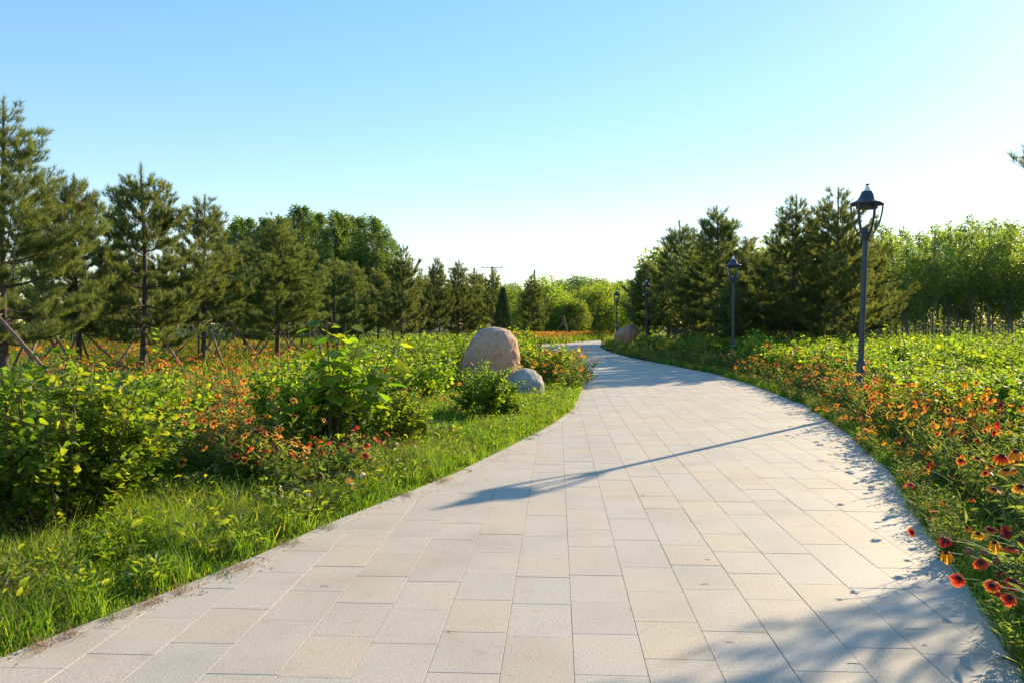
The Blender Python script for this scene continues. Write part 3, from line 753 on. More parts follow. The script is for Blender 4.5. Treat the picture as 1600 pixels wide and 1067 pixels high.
tag(boulder('boulder', smf, boulder_mat('grey_granite', False), (gx(823, D), D, -.03), 5), 'small wrinkled grey boulder leaning at the foot of the large one', 'boulder', 'boulders beside the path')
def midf(p):
    n = p.normalized(); return Vector((n.x * .62, n.y * .5, n.z * .7 + .6)) + n * (mnoise.noise(n * 2 + Vector((5, 5, 5))) * .12) + Vector((.25 * n.z, 0, 0))
tag(boulder('boulder', midf, boulder_mat('pink_granite', True), (gx(977, 47), 47, 0), 4), 'pinkish boulder half hidden by the bed near the far lamps', 'boulder', 'boulders beside the path')

# ------------------------------------------------------------------ lamps
def lamp_proto():
    P = []
    g = Geo(); lathe(g, [(.001, 0), (.085, 0), (.085, .03), (.066, .05), (.064, .80), (.058, .84), (.046, .86)], 24); P.append(('base_sleeve', g.mesh('base_sleeve', M['lampmetal'], True), []))
    g = Geo(); lathe(g, [(.044, .85), (.044, 1.8), (.041, 2.68), (.041, 2.7)], 24); P.append(('post', g.mesh('post', M['lampmetal'], True), []))
    g = Geo(); lathe(g, [(.041, 2.69), (.058, 2.72), (.062, 2.80), (.05, 2.83), (.0, 2.835)], 24); P.append(('collar', g.mesh('collar', M['lampmetal'], True), []))
    g = Geo(); lathe(g, [(.035, 2.832), (.03, 2.86), (.018, 2.89), (.0, 2.94)], 16); P.append(('bulb_holder', g.mesh('bulb_holder', M['lampmetal'], True), []))
    for i in range(6):
        g = Geo(); a = -.39 + i * math.pi / 3
        # curved flat bar from collar to roof brim
        t = np.linspace(0, 1, 12); r = .05 + .18 * np.sin(t * 1.5708) ** .86; z = 2.745 + .505 * t ** 1.25
        c, s = math.cos(a), math.sin(a); V = []
        for k in range(12):
            th = .016 if k else .02
            for w_, o_ in ((-.014, -th), (.014, -th), (.014, th * .6), (-.014, th * .6)):
                V.append(((r[k] + o_) * c - w_ * s, (r[k] + o_) * s + w_ * c, z[k]))
        Q = [(k * 4 + j, k * 4 + (j + 1) % 4, k * 4 + 4 + (j + 1) % 4, k * 4 + 4 + j) for k in range(11) for j in range(4)] + [(3, 2, 1, 0), (44, 45, 46, 47)]
        g.add(V, None, Q); P.append(('arm', g.mesh('arm', M['lampmetal']), []))
    g = Geo(); lathe(g, [(.0, 3.185), (.15, 3.185), (.155, 3.19), (.165, 3.235), (.165, 3.243)], 32); P.append(('lamp_ring', g.mesh('lamp_ring', M['lampmetal'], False), []))
    g = Geo(); lathe(g, [(.0, 3.244), (.238, 3.244), (.245, 3.25), (.245, 3.268), (.235, 3.276), (.185, 3.292), (.14, 3.325), (.112, 3.37), (.095, 3.42), (.082, 3.452), (.0, 3.453)], 36); P.append(('roof', g.mesh('roof', M['lampmetal'], True), []))
    g = Geo(); lathe(g, [(.055, 3.4535), (.048, 3.475), (.03, 3.515), (.024, 3.548), (.0, 3.549)], 20); P.append(('cap', g.mesh('cap', M['lampwhite'], True), []))
    g = Geo(); lathe(g, [(.0, 3.5495), (.034, 3.5495), (.034, 3.558), (.015, 3.572), (.0, 3.573)], 16); P.append(('finial', g.mesh('finial', M['lampmetal'], True), []))
    return ('street_lamp', P)
LPm = lamp_proto()
gl_ = 'dark street lamps along the right side of the path'
LAMPS = [(1343, 12.9, 'nearest and tallest-looking street lamp, behind the orange flowers'), (1145, 26.6, 'street lamp second nearest, in front of the dark pines'),
         (1010, 41, 'street lamp third from the camera, against the dark pine clump'), (963.5, 53.8, 'far street lamp standing where the path bends, against pale green trees'), (985, 70, 'farthest street lamp, thin pole behind the half-hidden boulder')]
for i, (px, d, lb) in enumerate(LAMPS):
    place(LPm, (gx(px, d), d, -.02), .0 + i * .0, 1., lb, 'street lamp', gl_, tilt=(0, R(1.7)) if i == 0 else (0, 0))

# ------------------------------------------------------------------ utility poles and wires
def upole(px, d, top, arm, lb):
    e = empty('utility_pole', (gx(px, d), d, 0)); H = zz(top, d)
    g = Geo(); tube(g, [(0, 0, -.02), (0, 0, H)], [.17, .11], 10, True); g.obj('pole', M['utility'], e)
    if arm:
        for zc in arm:
            g = Geo(); tube(g, [(-1.3, -.14, H - zc), (1.3, -.14, H - zc)], [.04, .04], 4, True); g.obj('crossarm', M['utility'], e)
            for x in (-1.15, -.6, .6, 1.15):
                g = Geo(); tube(g, [(x, -.14, H - zc + .06), (x, -.14, H - zc + .28)], [.05, .03], 6, True); g.obj('insulator', M['utility'], e)
    return tag(e, lb, 'utility pole', 'utility poles on the horizon')
upole(741, 100, 419, None, 'plain utility pole without crossarm, left of the crossarm pole')
upole(769, 100, 417, (.15,), 'utility pole with a crossarm above the thin open pine')
upole(835, 104, 422, None, 'slim bare mast rising behind the flat-tiered pine')
upole(1200, 80, 397, (.2,), 'utility pole hidden behind the right-hand pines')
for k_, (dx, w_) in enumerate(((-1.15, 'upper'), (1.15, 'lower'))):
    a = np.array([gx(769, 100) + dx, 99.8, zz(417, 100) + .12 - k_ * .75]); b = np.array([gx(1200, 80) + dx, 79.8, zz(397, 80) - k_ * .6])
    t = np.linspace(0, 1, 24)[:, None]; pts = a + t * (b - a) - np.array([0, 0, 1.]) * 4 * t * (1 - t) * .55
    g = Geo(); tube(g, pts, .014, 4); tag(g.obj('power_line', M['wire']), f'{w_} of the two thin power lines sagging across the open sky', 'power line', 'power lines')

# ------------------------------------------------------------------ flowers
def bloom(seed, kind, d=.065, np_=13, droop=0., lod=0):
    r2 = np.random.RandomState(seed); gp, gc = Geo(), Geo(); Rr = d / 2
    for i in range(np_):
        a = i * 6.283 / np_ + r2.normal(0, .1); L = Rr * r2.uniform(.85, 1.08); w = Rr * r2.uniform(.17, .23) * (13 / np_) ** .8
        dz = r2.normal(0, .08) - droop
        r0 = Rr * .22
        def pt(r, s, z): return (math.cos(a) * r - math.sin(a) * s, math.sin(a) * r + math.cos(a) * s, z)
        z1, z2 = dz * L * .4 + .04 * Rr, dz * L * (1 + droop)
        if lod: gp.add([pt(r0, 0, 0), pt(L * .75, -w, z1), pt(L, 0, z2), pt(L * .75, w, z1)], [(0, 1, 2), (0, 2, 3)], A=[0, .6, 1, .6])
        else:
            V = [pt(r0, -w * .4, 0), pt(r0, w * .4, 0), pt(L * .6, -w, z1), pt(L * .6, 0, z1 - .04 * Rr), pt(L * .6, w, z1), pt(L * .96, -w * .85, z2), pt(L * .88, -w * .35, z2), pt(L, 0, z2), pt(L * .88, w * .35, z2), pt(L * .95, w * .85, z2)]
            gp.add(V, [(0, 2, 3), (0, 3, 1), (1, 3, 4), (2, 5, 6), (2, 6, 3), (3, 6, 7), (3, 7, 8), (3, 8, 4), (4, 8, 9)], A=[0, 0, .5, .5, .5, 1, .88, 1, .88, 1])
    n = 10 if not lod else 6
    lathe(gc, [(.001, -.1 * Rr), (Rr * .34, -.06 * Rr), (Rr * .36, .08 * Rr), (Rr * .27, .2 * Rr), (Rr * .12, .26 * Rr), (.0005, .27 * Rr)] if not lod else [(Rr * .25, -.03 * Rr), (Rr * .22, .14 * Rr), (.0005, .24 * Rr)], n)
    return gp, gc
def bloom_mesh(seed, kind, **k):
    gp, gc = bloom(seed, kind, **k); return gp.mesh('petals', PET[kind], attr=True), gc.mesh('centre', M['centre'], True)
def seedhead():
    g = Geo(); lathe(g, [(.001, -.010), (.010, -.008), (.0145, .002), (.012, .011), (.006, .0155), (.0005, .017)], 10); return g.mesh('seed_head', M['seed'], True)
SEED = seedhead()
BL = {k: [bloom_mesh(300 + 10 * i + j, k, droop=(.15 if k != 'yellow' else .35) + .22 * j, np_=12 + j) for j in range(3)] for i, k in enumerate(PET)}

# narrow-leaved foliage of one flower clump
NL = np.array([(0, 0, 0), (-.09, .45, .03), (0, 1, -.12), (.09, .45, .03)], float); NLT = np.array([(0, 2, 1), (0, 3, 2)])
def herb_proto(seed, h=.5, r=.28, nst=34, lod=0):
    r2 = np.random.RandomState(seed); gs, gl = Geo(), Geo(); tips = []; P, O, Z = [], [], []
    for s in range(nst):
        a = r2.rand() * 6.283; q = math.sqrt(r2.rand()); H = h * r2.uniform(.55, 1.12) * (1 - .25 * q * q)
        b = np.array([math.cos(a), math.sin(a), 0]) * q * r * .35; t = np.array([math.cos(a), math.sin(a), 0]) * q * r * 1.15 + [0, 0, H]
        u = np.linspace(0, 1, 5)[:, None]; pts = b + u * (t - b) * [1, 1, 1] - np.sin(u * 3.14) * np.array([math.cos(a), math.sin(a), 0]) * .04 + r2.normal(0, .008, (5, 3)) * (u > 0)
        tube(gs, pts, np.linspace(.0022, .0013, 5), 3); tips.append((pts[-1], unit(pts[-1] - pts[-2])))
        n = int(H / (.026 if not lod else .05))
        for i in range(n):
            f = (i + r2.rand()) / n * .86; x = f * 4; k = min(3, int(x)); p = pts[k] + (x - k) * (pts[k + 1] - pts[k]); th = r2.rand() * 6.283
            P.append(p); O.append((math.cos(th), math.sin(th), r2.uniform(.1, 1.1))); Z.append((.10 - .05 * f) * r2.uniform(.7, 1.3) * (1.5 if lod else 1))
    global rs; old = rs; rs = r2
    leaves(gl, np.array(P), np.array(O), np.array(Z), NL, NLT, upw=.7, jit=.6, width=1.25); rs = old
    return gs.mesh('stems', M['gstem']), gl.mesh('foliage', M['herb']), tips
HB = [herb_proto(400 + i) for i in range(4)]
HT = [herb_proto(430 + i, h=.62, r=.34, nst=13) for i in range(2)]
HBF = [herb_proto(410 + i, nst=26, lod=1) for i in range(3)]

fr = random.Random(21)
def clump(loc, sc, kinds, nfl, label, far=False, group=None, htmul=1.0):
    hb = (HBF if far else HB)[fr.randrange(3 if far else 4)]
    if fr.random() < .3: hb = HT[fr.randrange(2)]
    e = empty('flower_clump', loc, fr.uniform(0, 6.28)); e.scale = (sc, sc, sc * htmul); tag(e, label, 'flower clump', group)
    link('stems', hb[0], e); link('foliage', hb[1], e)
    tips = list(hb[2]); fr.shuffle(tips)
    inv = 1 / sc
    if far:
        gp = {}; gc = Geo()
        for (p, d) in tips[:nfl]:
            k = fr.choice(kinds); s = fr.uniform(.9, 1.3) * inv
            dd = unit(np.array(d) + np.array([fr.gauss(0, .45), fr.gauss(0, .45), .3])); Mx = frames(np.cross(dd, [.3, .5, .1]), dd)
            a, b = LODB[k]
            g = gp.setdefault(k, Geo())
            for gg, src in ((g, a), (gc, b)):
                Vs = np.concatenate(src.V) * s @ Mx.T + p
                gg.add(Vs, np.concatenate(src.T) if src.T else None, np.concatenate(src.Q) if src.Q else None, np.concatenate(src.A))
        for k, g in gp.items(): tag(g.obj('petals', PET[k], e, attr=True), kind='stuff')
        tag(gc.obj('centres', M['centre'], e), kind='stuff')
        return e
    for (p, d) in tips[:nfl]:
        dd = Vector(unit(np.array(d) + np.array([fr.gauss(0, .5), fr.gauss(0, .5), .25])))
        q = dd.to_track_quat('Z', 'Y').to_euler()
        if fr.random() < .16:
            o = link('seed_head', SEED, e); o.location = p; o.rotation_euler = q; o.scale = (inv,) * 3; continue
        k = fr.choice(kinds); pm, cm = fr.choice(BL[k]); s = fr.uniform(.8, 1.15) * inv
        o = link('flower_head', pm, e); o.location = p; o.rotation_euler = q; o.scale = (s, s, s)
        c = link('centre', cm, o)
    return e
LODB = {}
for i, k in enumerate(PET):
    LODB[k] = bloom(500 + i, k, d=.078, np_=8, droop=.1, lod=1)

OR = ['orange', 'orange', 'orange', 'orange', 'yellow', 'redyellow']; RD = ['red', 'redyellow', 'darkred', 'orange', 'orange']; MX = ['orange', 'orange', 'orange', 'redyellow']
KN = {id(OR): 'orange', id(RD): 'dark red', id(MX): 'mixed orange and red'}
nR = 0
cnt_ = {}
def CNT(k):
    cnt_[k] = cnt_.get(k, -1) + 1; return cnt_[k]
# strip along the right edge of the path
y = 3.35; side = 0; cl = []
while y < 46:
    step = .30 if y < 8 else (.42 if y < 16 else .75)
    w = .35
    for lane in range(3 if y < 30 else 2):
        x = XR(y) + .12 + lane * .38 + fr.uniform(-.1, .1)
        cl.append((x, y + fr.uniform(-.1, .1), lane))
    y += step
for n_, (x, y, lane) in enumerate(cl):
    far = y > 9
    kind = OR if 7.5 < y < 13 or 21 < y < 25 else (RD if y < 4.4 or 6.6 < y < 7.5 else MX)
    if 26 < y: kind = OR
    nf = fr.randint(3, 5) if y < 7 else fr.randint(6, 11)
    if 8 < y < 12.5: nf += 9
    if 14 < y < 21 : nf = fr.randint(4, 11)
    if 25 < y < 44: nf = fr.randint(0, 3)
    if lane == 0: nf = int(nf * .45)
    nm = ['kerbside', 'middle', 'inner'][lane]
    clump((x, y, -.02), fr.uniform(.85, 1.1) * (1.0 if lane else .72), kind, nf, f'{KN[id(kind)]} flower clump, {ORD[CNT(nm)]} along the right border, {nm} side', far, 'flower clumps in the right-hand border', [.8, 1.15, 1.35][lane] if y > 6 else [.85, 1., 1.05][lane])
    nR += 1

# left flower patches
def patch(n, fx, label, kinds, nfl, far, sc=(.9, 1.15)):
    for i in range(n):
        x, y = fx()
        clump((x, y, -.02), fr.uniform(*sc), kinds, fr.randint(*nfl), label(i), far, 'flower clumps left of the path')
def fA():
    y = 6.9 + 8.5 * fr.random(); return gx(fr.uniform(250, 440), y), y
patch(46, fA, lambda i: f'orange and red flower clump in the patch between the leafy bushes, {ORD[i]} planted', OR + ['orange', 'orange', 'orange', 'darkred'], (10, 20), True, (1.05, 1.35))
def fB():
    y = fr.uniform(10.5, 14); return gx(fr.uniform(30, 200), y), y
patch(16, fB, lambda i: f'orange flower clump behind the large corner bush, {ORD[i]} of them', OR, (8, 15), True, (1.3, 1.6))
def fD():
    y = fr.uniform(17, 25); return XL(y) - fr.uniform(-.05, 1.2), y
patch(30, fD, lambda i: f'orange flower clump at the path edge past the boulders, {ORD[i]} of them', MX, (9, 18), True, (1.2, 1.65))
def fE():
    y = fr.uniform(12, 21); return gx(fr.uniform(480, 740), y), y
patch(14, fE, lambda i: f'orange flower clump among the shrubs left of the boulder, {ORD[i]} of them', MX, (5, 10), True, (1.0, 1.3))
# near left red flowers in front of the sapling bush
for px, py, d, lb in ((512, 676, 7.0, 'tall red bloom in front of the sapling bush'), (430, 684, 6.8, 'red flowers left of the sapling bush'), (570, 690, 7.4, 'red flowers at the grass edge right of the sapling bush'), (540, 700, 7.2, 'low red flowers before the sapling bush'), (385, 690, 7.0, 'red flowers in the grass between the two bushes')):
    clump((gx(px, d), d, -.02), 1.0, ['redyellow', 'red', 'redyellow'], 7, lb, False, 'flower clumps left of the path')

# individually placed large blooms leaning over the right kerb
NB = [(1428, 832, 3.75, 'redyellow', 'small orange-red bloom leaning farthest over the paving'), (1480, 845, 3.5, 'darkred', 'dark red bloom just above the drooping yellow one'),
      (1482, 864, 3.45, 'yellow', 'drooping yellow bloom below a dark red one'), (1532, 834, 3.5, 'yellow', 'yellow bloom with dark centre above the seed heads'),
      (1537, 880, 3.3, 'red', 'red bloom below the seed heads'), (1503, 905, 3.15, 'red', 'red bloom with orange petals hanging lowest over the paving'),
      (1555, 916, 2.95, 'redyellow', 'largest bloom, red centre with yellow-tipped petals'), (1590, 912, 3.1, 'darkred', 'dark red bloom beside the largest bloom at the frame edge'),
      (1583, 936, 3.05, 'red', 'small red bloom below the dark one at the frame edge'), (1577, 832, 3.4, 'darkred', 'deep maroon bloom right of the upper yellow bloom'),
      (1585, 858, 3.35, 'red', 'orange-red bloom seen edge-on at the frame edge'), (1558, 848, 3.4, 'yellow', 'half-hidden yellow bloom between maroon and red blooms'),
      (1518, 863, 3.4, None, 'brown seed head left of its twin'), (1541, 866, 3.35, None, 'brown seed head right of its twin'), (1562, 879, 3.3, None, 'low brown seed head near the red bloom'),
      (1530, 716, 3.9, 'orange', 'large orange bloom standing high above the border'), (1575, 735, 3.5, 'orange', 'large orange bloom in the dark group at the right edge'),
      (1590, 705, 3.6, 'orange', 'upper orange bloom of the group at the right edge'), (1556, 765, 3.5, 'orange', 'lower orange bloom of the group at the right edge'), (1598, 760, 3.4, 'orange', 'orange bloom cut by the right edge of the view'),
      (1568, 712, 3.7, 'redyellow', 'red-centred bloom at the top of the group at the right edge'), (1425, 757, 5.0, 'red', 'red bloom leaning out over the shaded kerb'), (1448, 735, 5.2, 'orange', 'orange bloom above the leaning red bloom')]
for i, (px, py, d, k, lb) in enumerate(NB):
    p = Vector((gx(px, d), d, zz(py, d))); rx = max(XR(d) + .12, p.x + .15) + fr.uniform(0, .15)
    root = Vector((rx, d + fr.uniform(-.02, .12), -.02))
    e = empty('blanket_flower', root); tag(e, lb, 'flower', 'large blooms leaning over the right kerb')
    q = p - root; u = np.linspace(0, 1, 8)[:, None]; ctl = np.array([q.x * .15, q.y * .3, q.z * .95])
    pts = 2 * u * (1 - u) * ctl + u ** 2 * np.array(q)
    g = Geo(); tube(g, pts, np.linspace(.0028, .0018, 8), 5); 
    g.obj('stem', M['gstem'], e, True)
    g = Geo(); r2 = np.random.RandomState(900 + i); m_ = 12; idx = r2.uniform(.3, 5.5, m_); PP = np.array([pts[int(a)] + (a % 1) * (pts[int(a) + 1] - pts[int(a)]) for a in idx])
    leaves(g, PP, r2.normal(0, 1, (m_, 3)) * [1, 1, .3] + [0, 0, .3], .09 * r2.uniform(.6, 1.2, m_), NL, NLT, width=1.4); g.obj('foliage', M['herb'], e)
    dirn = Vector((-.25 + fr.gauss(0, .25), -.75 + fr.gauss(0, .2), .75)) if k != 'yellow' else Vector((-.3, -.45, .9))
    if 'edge-on' in lb or py < 770: dirn = Vector((-.1 + fr.gauss(0, .3), -.25 + fr.gauss(0, .2), 1))
    eu = dirn.to_track_quat('Z', 'Y').to_euler()
    if k is None: o = link('seed_head', SEED, e); o.scale = (1.15,) * 3
    else:
        sz = .72 if i == 0 else fr.uniform(.82, .98)
        if i >= 15 and px > 1500: sz = 1.1
        if 'largest' in lb: sz = 1.0
        o = link('flower_head', BL[k][i % 3][0], e); link('centre', BL[k][i % 3][1], o); o.scale = (sz,) * 3
    o.location = q; o.rotation_euler = eu

# ------------------------------------------------------------------ shrubs
gsh = 'leafy shrubs left of the path'
SL = [  # x, y, scale, zscale, proto, label
    (-2.98, 5.42, 1.18, .95, SHC, 'large dark leafy bush in the left corner, nearest the path'),
    (-3.3, 6.8, 1.0, .95, SH[0], 'paler bush growing against the back of the corner bush'),
    (-4.3, 6.6, 1.25, .75, SHD[1], 'dark bush left of the corner bush, cut by the view edge'),
    (-3.6, 7.4, 1.15, .82, SH[1], 'sunlit bush right behind the corner bush'),
    (-2.12, 8.4, 1.0, 1.06, SH[2], 'leggy bush with bare brown stems left of the big-leaved sapling'),
    (-1.66, 8.8, 1.0, 1.06, SH[0], 'leafy bush under the big-leaved sapling'),
    (-1.35, 9.3, .8, .9, SH[1], 'small bright bush right of the big-leaved sapling'),
    (-4.1, 9.6, 1.0, .93, SH[2], 'bright shrub below the spire-topped pine'),
    (-4.9, 10.2, 1.1, .78, SH[0], 'bright shrub left of the one below the spire-topped pine'),
    (-.42, 11.8, .86, 1.03, SH[2], 'leafy shrub in front of the large boulder'),
    (-.2, 12.1, .6, .95, SH[1], 'small bright shrub between the boulder shrub and the small boulder'),
]
for x, y, s, zs_, pr, lb in SL: place(pr, (x, y, -.02), x * 3 + y, (s, s, s * zs_), lb, 'shrub', gsh)
SLXY = [(a[0], a[1]) for a in SL]
sr = random.Random(5)
cand = []
yy = 11.0
row = 0
while yy < 34:
    xx = XL(yy) - (1.2 if yy < 14 else (.75 if yy < 27 else 1.6)); j = 0
    while xx > -.68 * yy and j < 14:
        x = xx + sr.uniform(-.15, .15); y = yy + sr.uniform(-.2, .2); px = 800 + F * x / y
        ok = True
        if 255 < px < 455 and y < 16: ok = False
        if y < 13.6 and px > 540: ok = False
        if y < 15.0 and px > 690: ok = False
        if 690 < px < 880 and y < 18.6: ok = False
        if px > 860 and y < 27: ok = False
        if px < 430 and y > 13.5: ok = False
        if px < 540 and y > 19: ok = False
        if px < 740 and y > 26: ok = False
        if y > 22 and sr.random() < .35: ok = False
        if ok: cand.append((row, j, x, y))
        xx -= sr.uniform(.85, 1.15); j += 1
    yy += .85; row += 1
rowi = {}
for row, j, x, y in cand:
    k = rowi[row] = rowi.get(row, 0) + 1
    pr = SHF[sr.randrange(4)] if sr.random() < .78 else SHFD[sr.randrange(2)]
    s = sr.uniform(.82, 1.1)
    place(pr, (x, y, -.02), sr.uniform(0, 6.28), (s, s, s * sr.uniform(.9, 1.1) * float(np.interp(800 + F * x / y, [300, 430, 540, 600], [.72, .8, .95, 1.08]))), f'shrub {ORD[k - 1]} from the path in the {ORD[row]} row back of the left bed', 'shrub', 'shrubs filling the left bed')
# right bed
row = 0; yy = 4.6
while yy < 40:
    xx = XR(yy) + (1.4 if yy > 8 else 1.55) - (.2 if 9 < yy < 12 else 0); j = 0
    while xx < .64 * yy + 1.0 and j < 22:
        x = xx + sr.uniform(-.15, .15); y = yy + sr.uniform(-.2, .2)
        thin = sr.random() > (.97 if y < 24 else .6)
        if not thin and math.hypot(x - 5.39, y - 12.9) > .55:
            nearp = y < 11
            pr = SH[sr.randrange(3)] if nearp else (SHF[sr.randrange(4)] if (sr.random() < .8 and y < 28) else SHFD[sr.randrange(2)])
            s = sr.uniform(.9, 1.15)
            zz_ = .82 if y < 14 else .98
            place(pr, (x, y, -.02), sr.uniform(0, 6.28), (s, s, s * zz_ * sr.uniform(.9, 1.1)), f'shrub {ORD[j]} from the path in the {ORD[row]} row back of the right bed', 'shrub', 'shrubs filling the right-hand bed')
            j += 1
        xx += sr.uniform(.85, 1.05) if yy < 24 else sr.uniform(1.0, 1.3)
    yy += .85 if yy < 24 else 1.15; row += 1

# big-leaved sapling
def sapling(loc):
    r2 = np.random.RandomState(77); e = empty('sapling', loc); gs = Geo(); LF = []
    for s, (dx, dy, H) in enumerate(((-.05, 0, 1.45), (.3, .1, 1.36), (-.2, .15, 1.38), (.12, -.2, 1.28), (.5, -.05, 1.12), (.1, .2, 1.42), (.62, .1, 1.22))):
        u = np.linspace(0, 1, 7)[:, None]; pts = u * np.array([dx, dy, H]) + np.sin(u * 3.1) * r2.normal(0, .03, 3)
        tube(gs, pts, np.linspace(.012, .004, 7), 6)
        m_ = 7
        for i in range(m_):
            f = .42 + .58 * (i + .5) / m_; x = f * 6; k = min(5, int(x)); p = pts[k] + (x - k) * (pts[k + 1] - pts[k])
            for sg in (0, 3.14):
                a = i * 1.57 + sg + r2.normal(0, .3); L = r2.uniform(.08, .16) * (1.4 - f * .7)
                q = p + np.array([math.cos(a), math.sin(a), .35]) * L; tube(gs, [p, q], [.003, .002], 4)
                LF.append((q, a, r2.uniform(.09, .18) * (1.25 - .35 * (f > .85)), r2.uniform(-.55, .1)))
    gs.obj('stems', M['stem'], e)
    me = None
    g = Geo(); g.add(BIG, BIGT); me = g.mesh('leaf', M['bigleaf'], True)
    for q, a, s, dz in LF:
        o = link('leaf', me, e); o.location = q; o.scale = (s, s, s)
        Mx = frames(np.array([[math.cos(a), math.sin(a), dz]]), np.array([[0, 0, 1.]]) + r2.normal(0, .25, (1, 3)))[0]
        o.rotation_euler = Matrix(Mx.tolist()).to_euler()
    return e
tag(sapling((-1.78, 8.2, -.02)), 'big-leaved sapling with yellow-green leaves rising above the middle bush', 'sapling')
# thin shoot with pale leaves before the spire-topped pine
def shoot(loc, H, lb, seed, sz=.07, n=16):
    r2 = np.random.RandomState(seed); e = empty('shoot', loc); g = Geo(); u = np.linspace(0, 1, 6)[:, None]; pts = u * np.array([r2.normal(0, .05), r2.normal(0, .05), H])
    tube(g, pts, np.linspace(.006, .002, 6), 5); g.obj('stem', M['stem'], e); g = Geo()
    f = np.linspace(.3, .99, n); P = np.array([[np.interp(a, u[:, 0], pts[:, k]) for k in range(3)] for a in f]); P = np.repeat(P, 2, 0)
    a = np.repeat(np.arange(n) * 1.57, 2) + np.tile([0, 3.14], n); O = np.stack([np.cos(a), np.sin(a), np.full(2 * n, .2)], 1)
    leaves(g, P, O, sz * r2.uniform(.7, 1.3, 2 * n), jit=.3); g.obj('foliage', M['shrub'], e)
    return tag(e, lb, 'shoot')
shoot((gx(236, 9.4), 9.4, -.02), 1.36, 'thin pale-leaved shoot rising in front of the bare pine trunk', 1, .085)
shoot((gx(548, 8.0), 8.0, -.02), 1.15, 'slim shoot between the bush stems and the sapling', 2)
for i, (px, d) in enumerate(((1432, 24), (1505, 22), (1565, 20), (1385, 25), (1590, 15), (1470, 18))):
    shoot((gx(px, d), d, -.02), 1.5 - (d - 15) * .005, f'tall shoot {ORD[i]} of six standing above the right-hand bed', 10 + i, .09, 12)
# leafy weeds in the lawn
def weed(loc, lb, seed, r=.16, h=.22, n=60, lsz=.07, mat='weed', w=1.):
    r2 = np.random.RandomState(seed); g = Geo(); a = r2.rand(n) * 6.283; q = np.sqrt(r2.rand(n)) * r
    P = np.stack([np.cos(a) * q, np.sin(a) * q, r2.rand(n) ** .7 * h * (1 - .4 * q / r)], 1); O = np.stack([np.cos(a), np.sin(a), r2.uniform(0, .8, n)], 1)
    leaves(g, P, O, lsz * r2.uniform(.6, 1.3, n), width=w)
    for p_ in P[:14]: tube(g, [(0, 0, -.02), tuple(p_)], [.003, .0015], 3)
    o = g.obj('weed', M[mat]); o.location = loc
    return tag(o, lb, 'weed', 'leafy weeds in the lawn')
for i, (px, py, r, h, lb) in enumerate(((868, 640, .22, .16, 'broad-leaved weed at the path edge below the orange clump'), (690, 690, .16, .3, 'tall weed in the lawn below the dark shrub'), (560, 770, .22, .22, 'weed clump nearest the kerb, below the red flowers'),
        (415, 760, .25, .3, 'pale leafy weed between the two front bushes'), (630, 720, .2, .22, 'leafy weed right of the sapling bush'), (800, 655, .14, .3, 'upright weed below the small boulder'), (330, 770, .2, .25, 'weed clump right of the corner bush'), (500, 790, .3, .34, 'dark weed clump in the grass before the sapling bush'), (545, 752, .22, .34, 'tall bushy weed under the red flowers'), (445, 800, .2, .2, 'spreading weed close to the kerb left of the lamp shadow'), (395, 735, .26, .36, 'pale upright weed in the shade between the front bushes'), (720, 655, .15, .3, 'weed in front of the dark shrub'))):
    d = 1820 / (py - 505); weed((gx(px, d), d, -.02), lb, 600 + i, r, h)

# ------------------------------------------------------------------ grass
def blades(g, X, Y, h, w, bend, r2, z0=-.022):
    n = len(X); a = r2.rand(n) * 6.283; la = r2.rand(n) * 6.283; b = bend * r2.uniform(.2, 1.3, n) * h
    L = np.stack([np.cos(la) * b, np.sin(la) * b, np.zeros(n)], 1); Wd = np.stack([np.cos(a), np.sin(a), np.zeros(n)], 1) * (w * r2.uniform(.7, 1.3, n))[:, None] / 2
    B = np.stack([X, Y, np.full(n, z0)], 1); up = np.zeros((n, 3)); up[:, 2] = h
    p1 = B + up * .5 + L * .25; p2 = B + up * (1 - .35 * np.clip(b / h, 0, 1))[:, None] + L
    V = np.stack([B - Wd, B + Wd, p1 + Wd * .8, p1 - Wd * .8, p2], 1).reshape(-1, 3); k = np.arange(n)[:, None] * 5
    T = np.concatenate([k + [0, 1, 2], k + [0, 2, 3], k + [3, 2, 4]], 1).reshape(-1, 3)
    g.add(V, T)
def region(n, r2, y0, y1, fx0, fx1, pw=1.):
    Y = y0 + (y1 - y0) * r2.rand(n) ** pw; a = np.array([fx0(v) for v in Y]); b = np.array([fx1(v) for v in Y]); return a + (b - a) * r2.rand(n), Y
def patchy(X, Y, s, seed):
    return np.sin(X * s + seed) * np.sin(Y * s * 1.3 + seed * 2) + .5 * np.sin(X * s * 2.7 + Y * s * 2.1 + seed)
r2 = np.random.RandomState(50)
g = Geo()
# verge on the left: dense, with clumps and a ragged edge over the kerb
X, Y = region(95000, r2, 2.9, 15, lambda y: XL(y) - 2.4, lambda y: XL(y) + .01, 1.25)
pt = patchy(X, Y, 2.6, 1); hh = (.10 + .045 * pt + .05 * r2.rand(len(X))) * np.clip((np.array([XL(v) for v in Y]) - X) / .3, .35, 1.25)
blades(g, X, Y, np.clip(hh, .03, .3), np.full(len(X), .0042) * (1 + Y / 14), .65, r2)
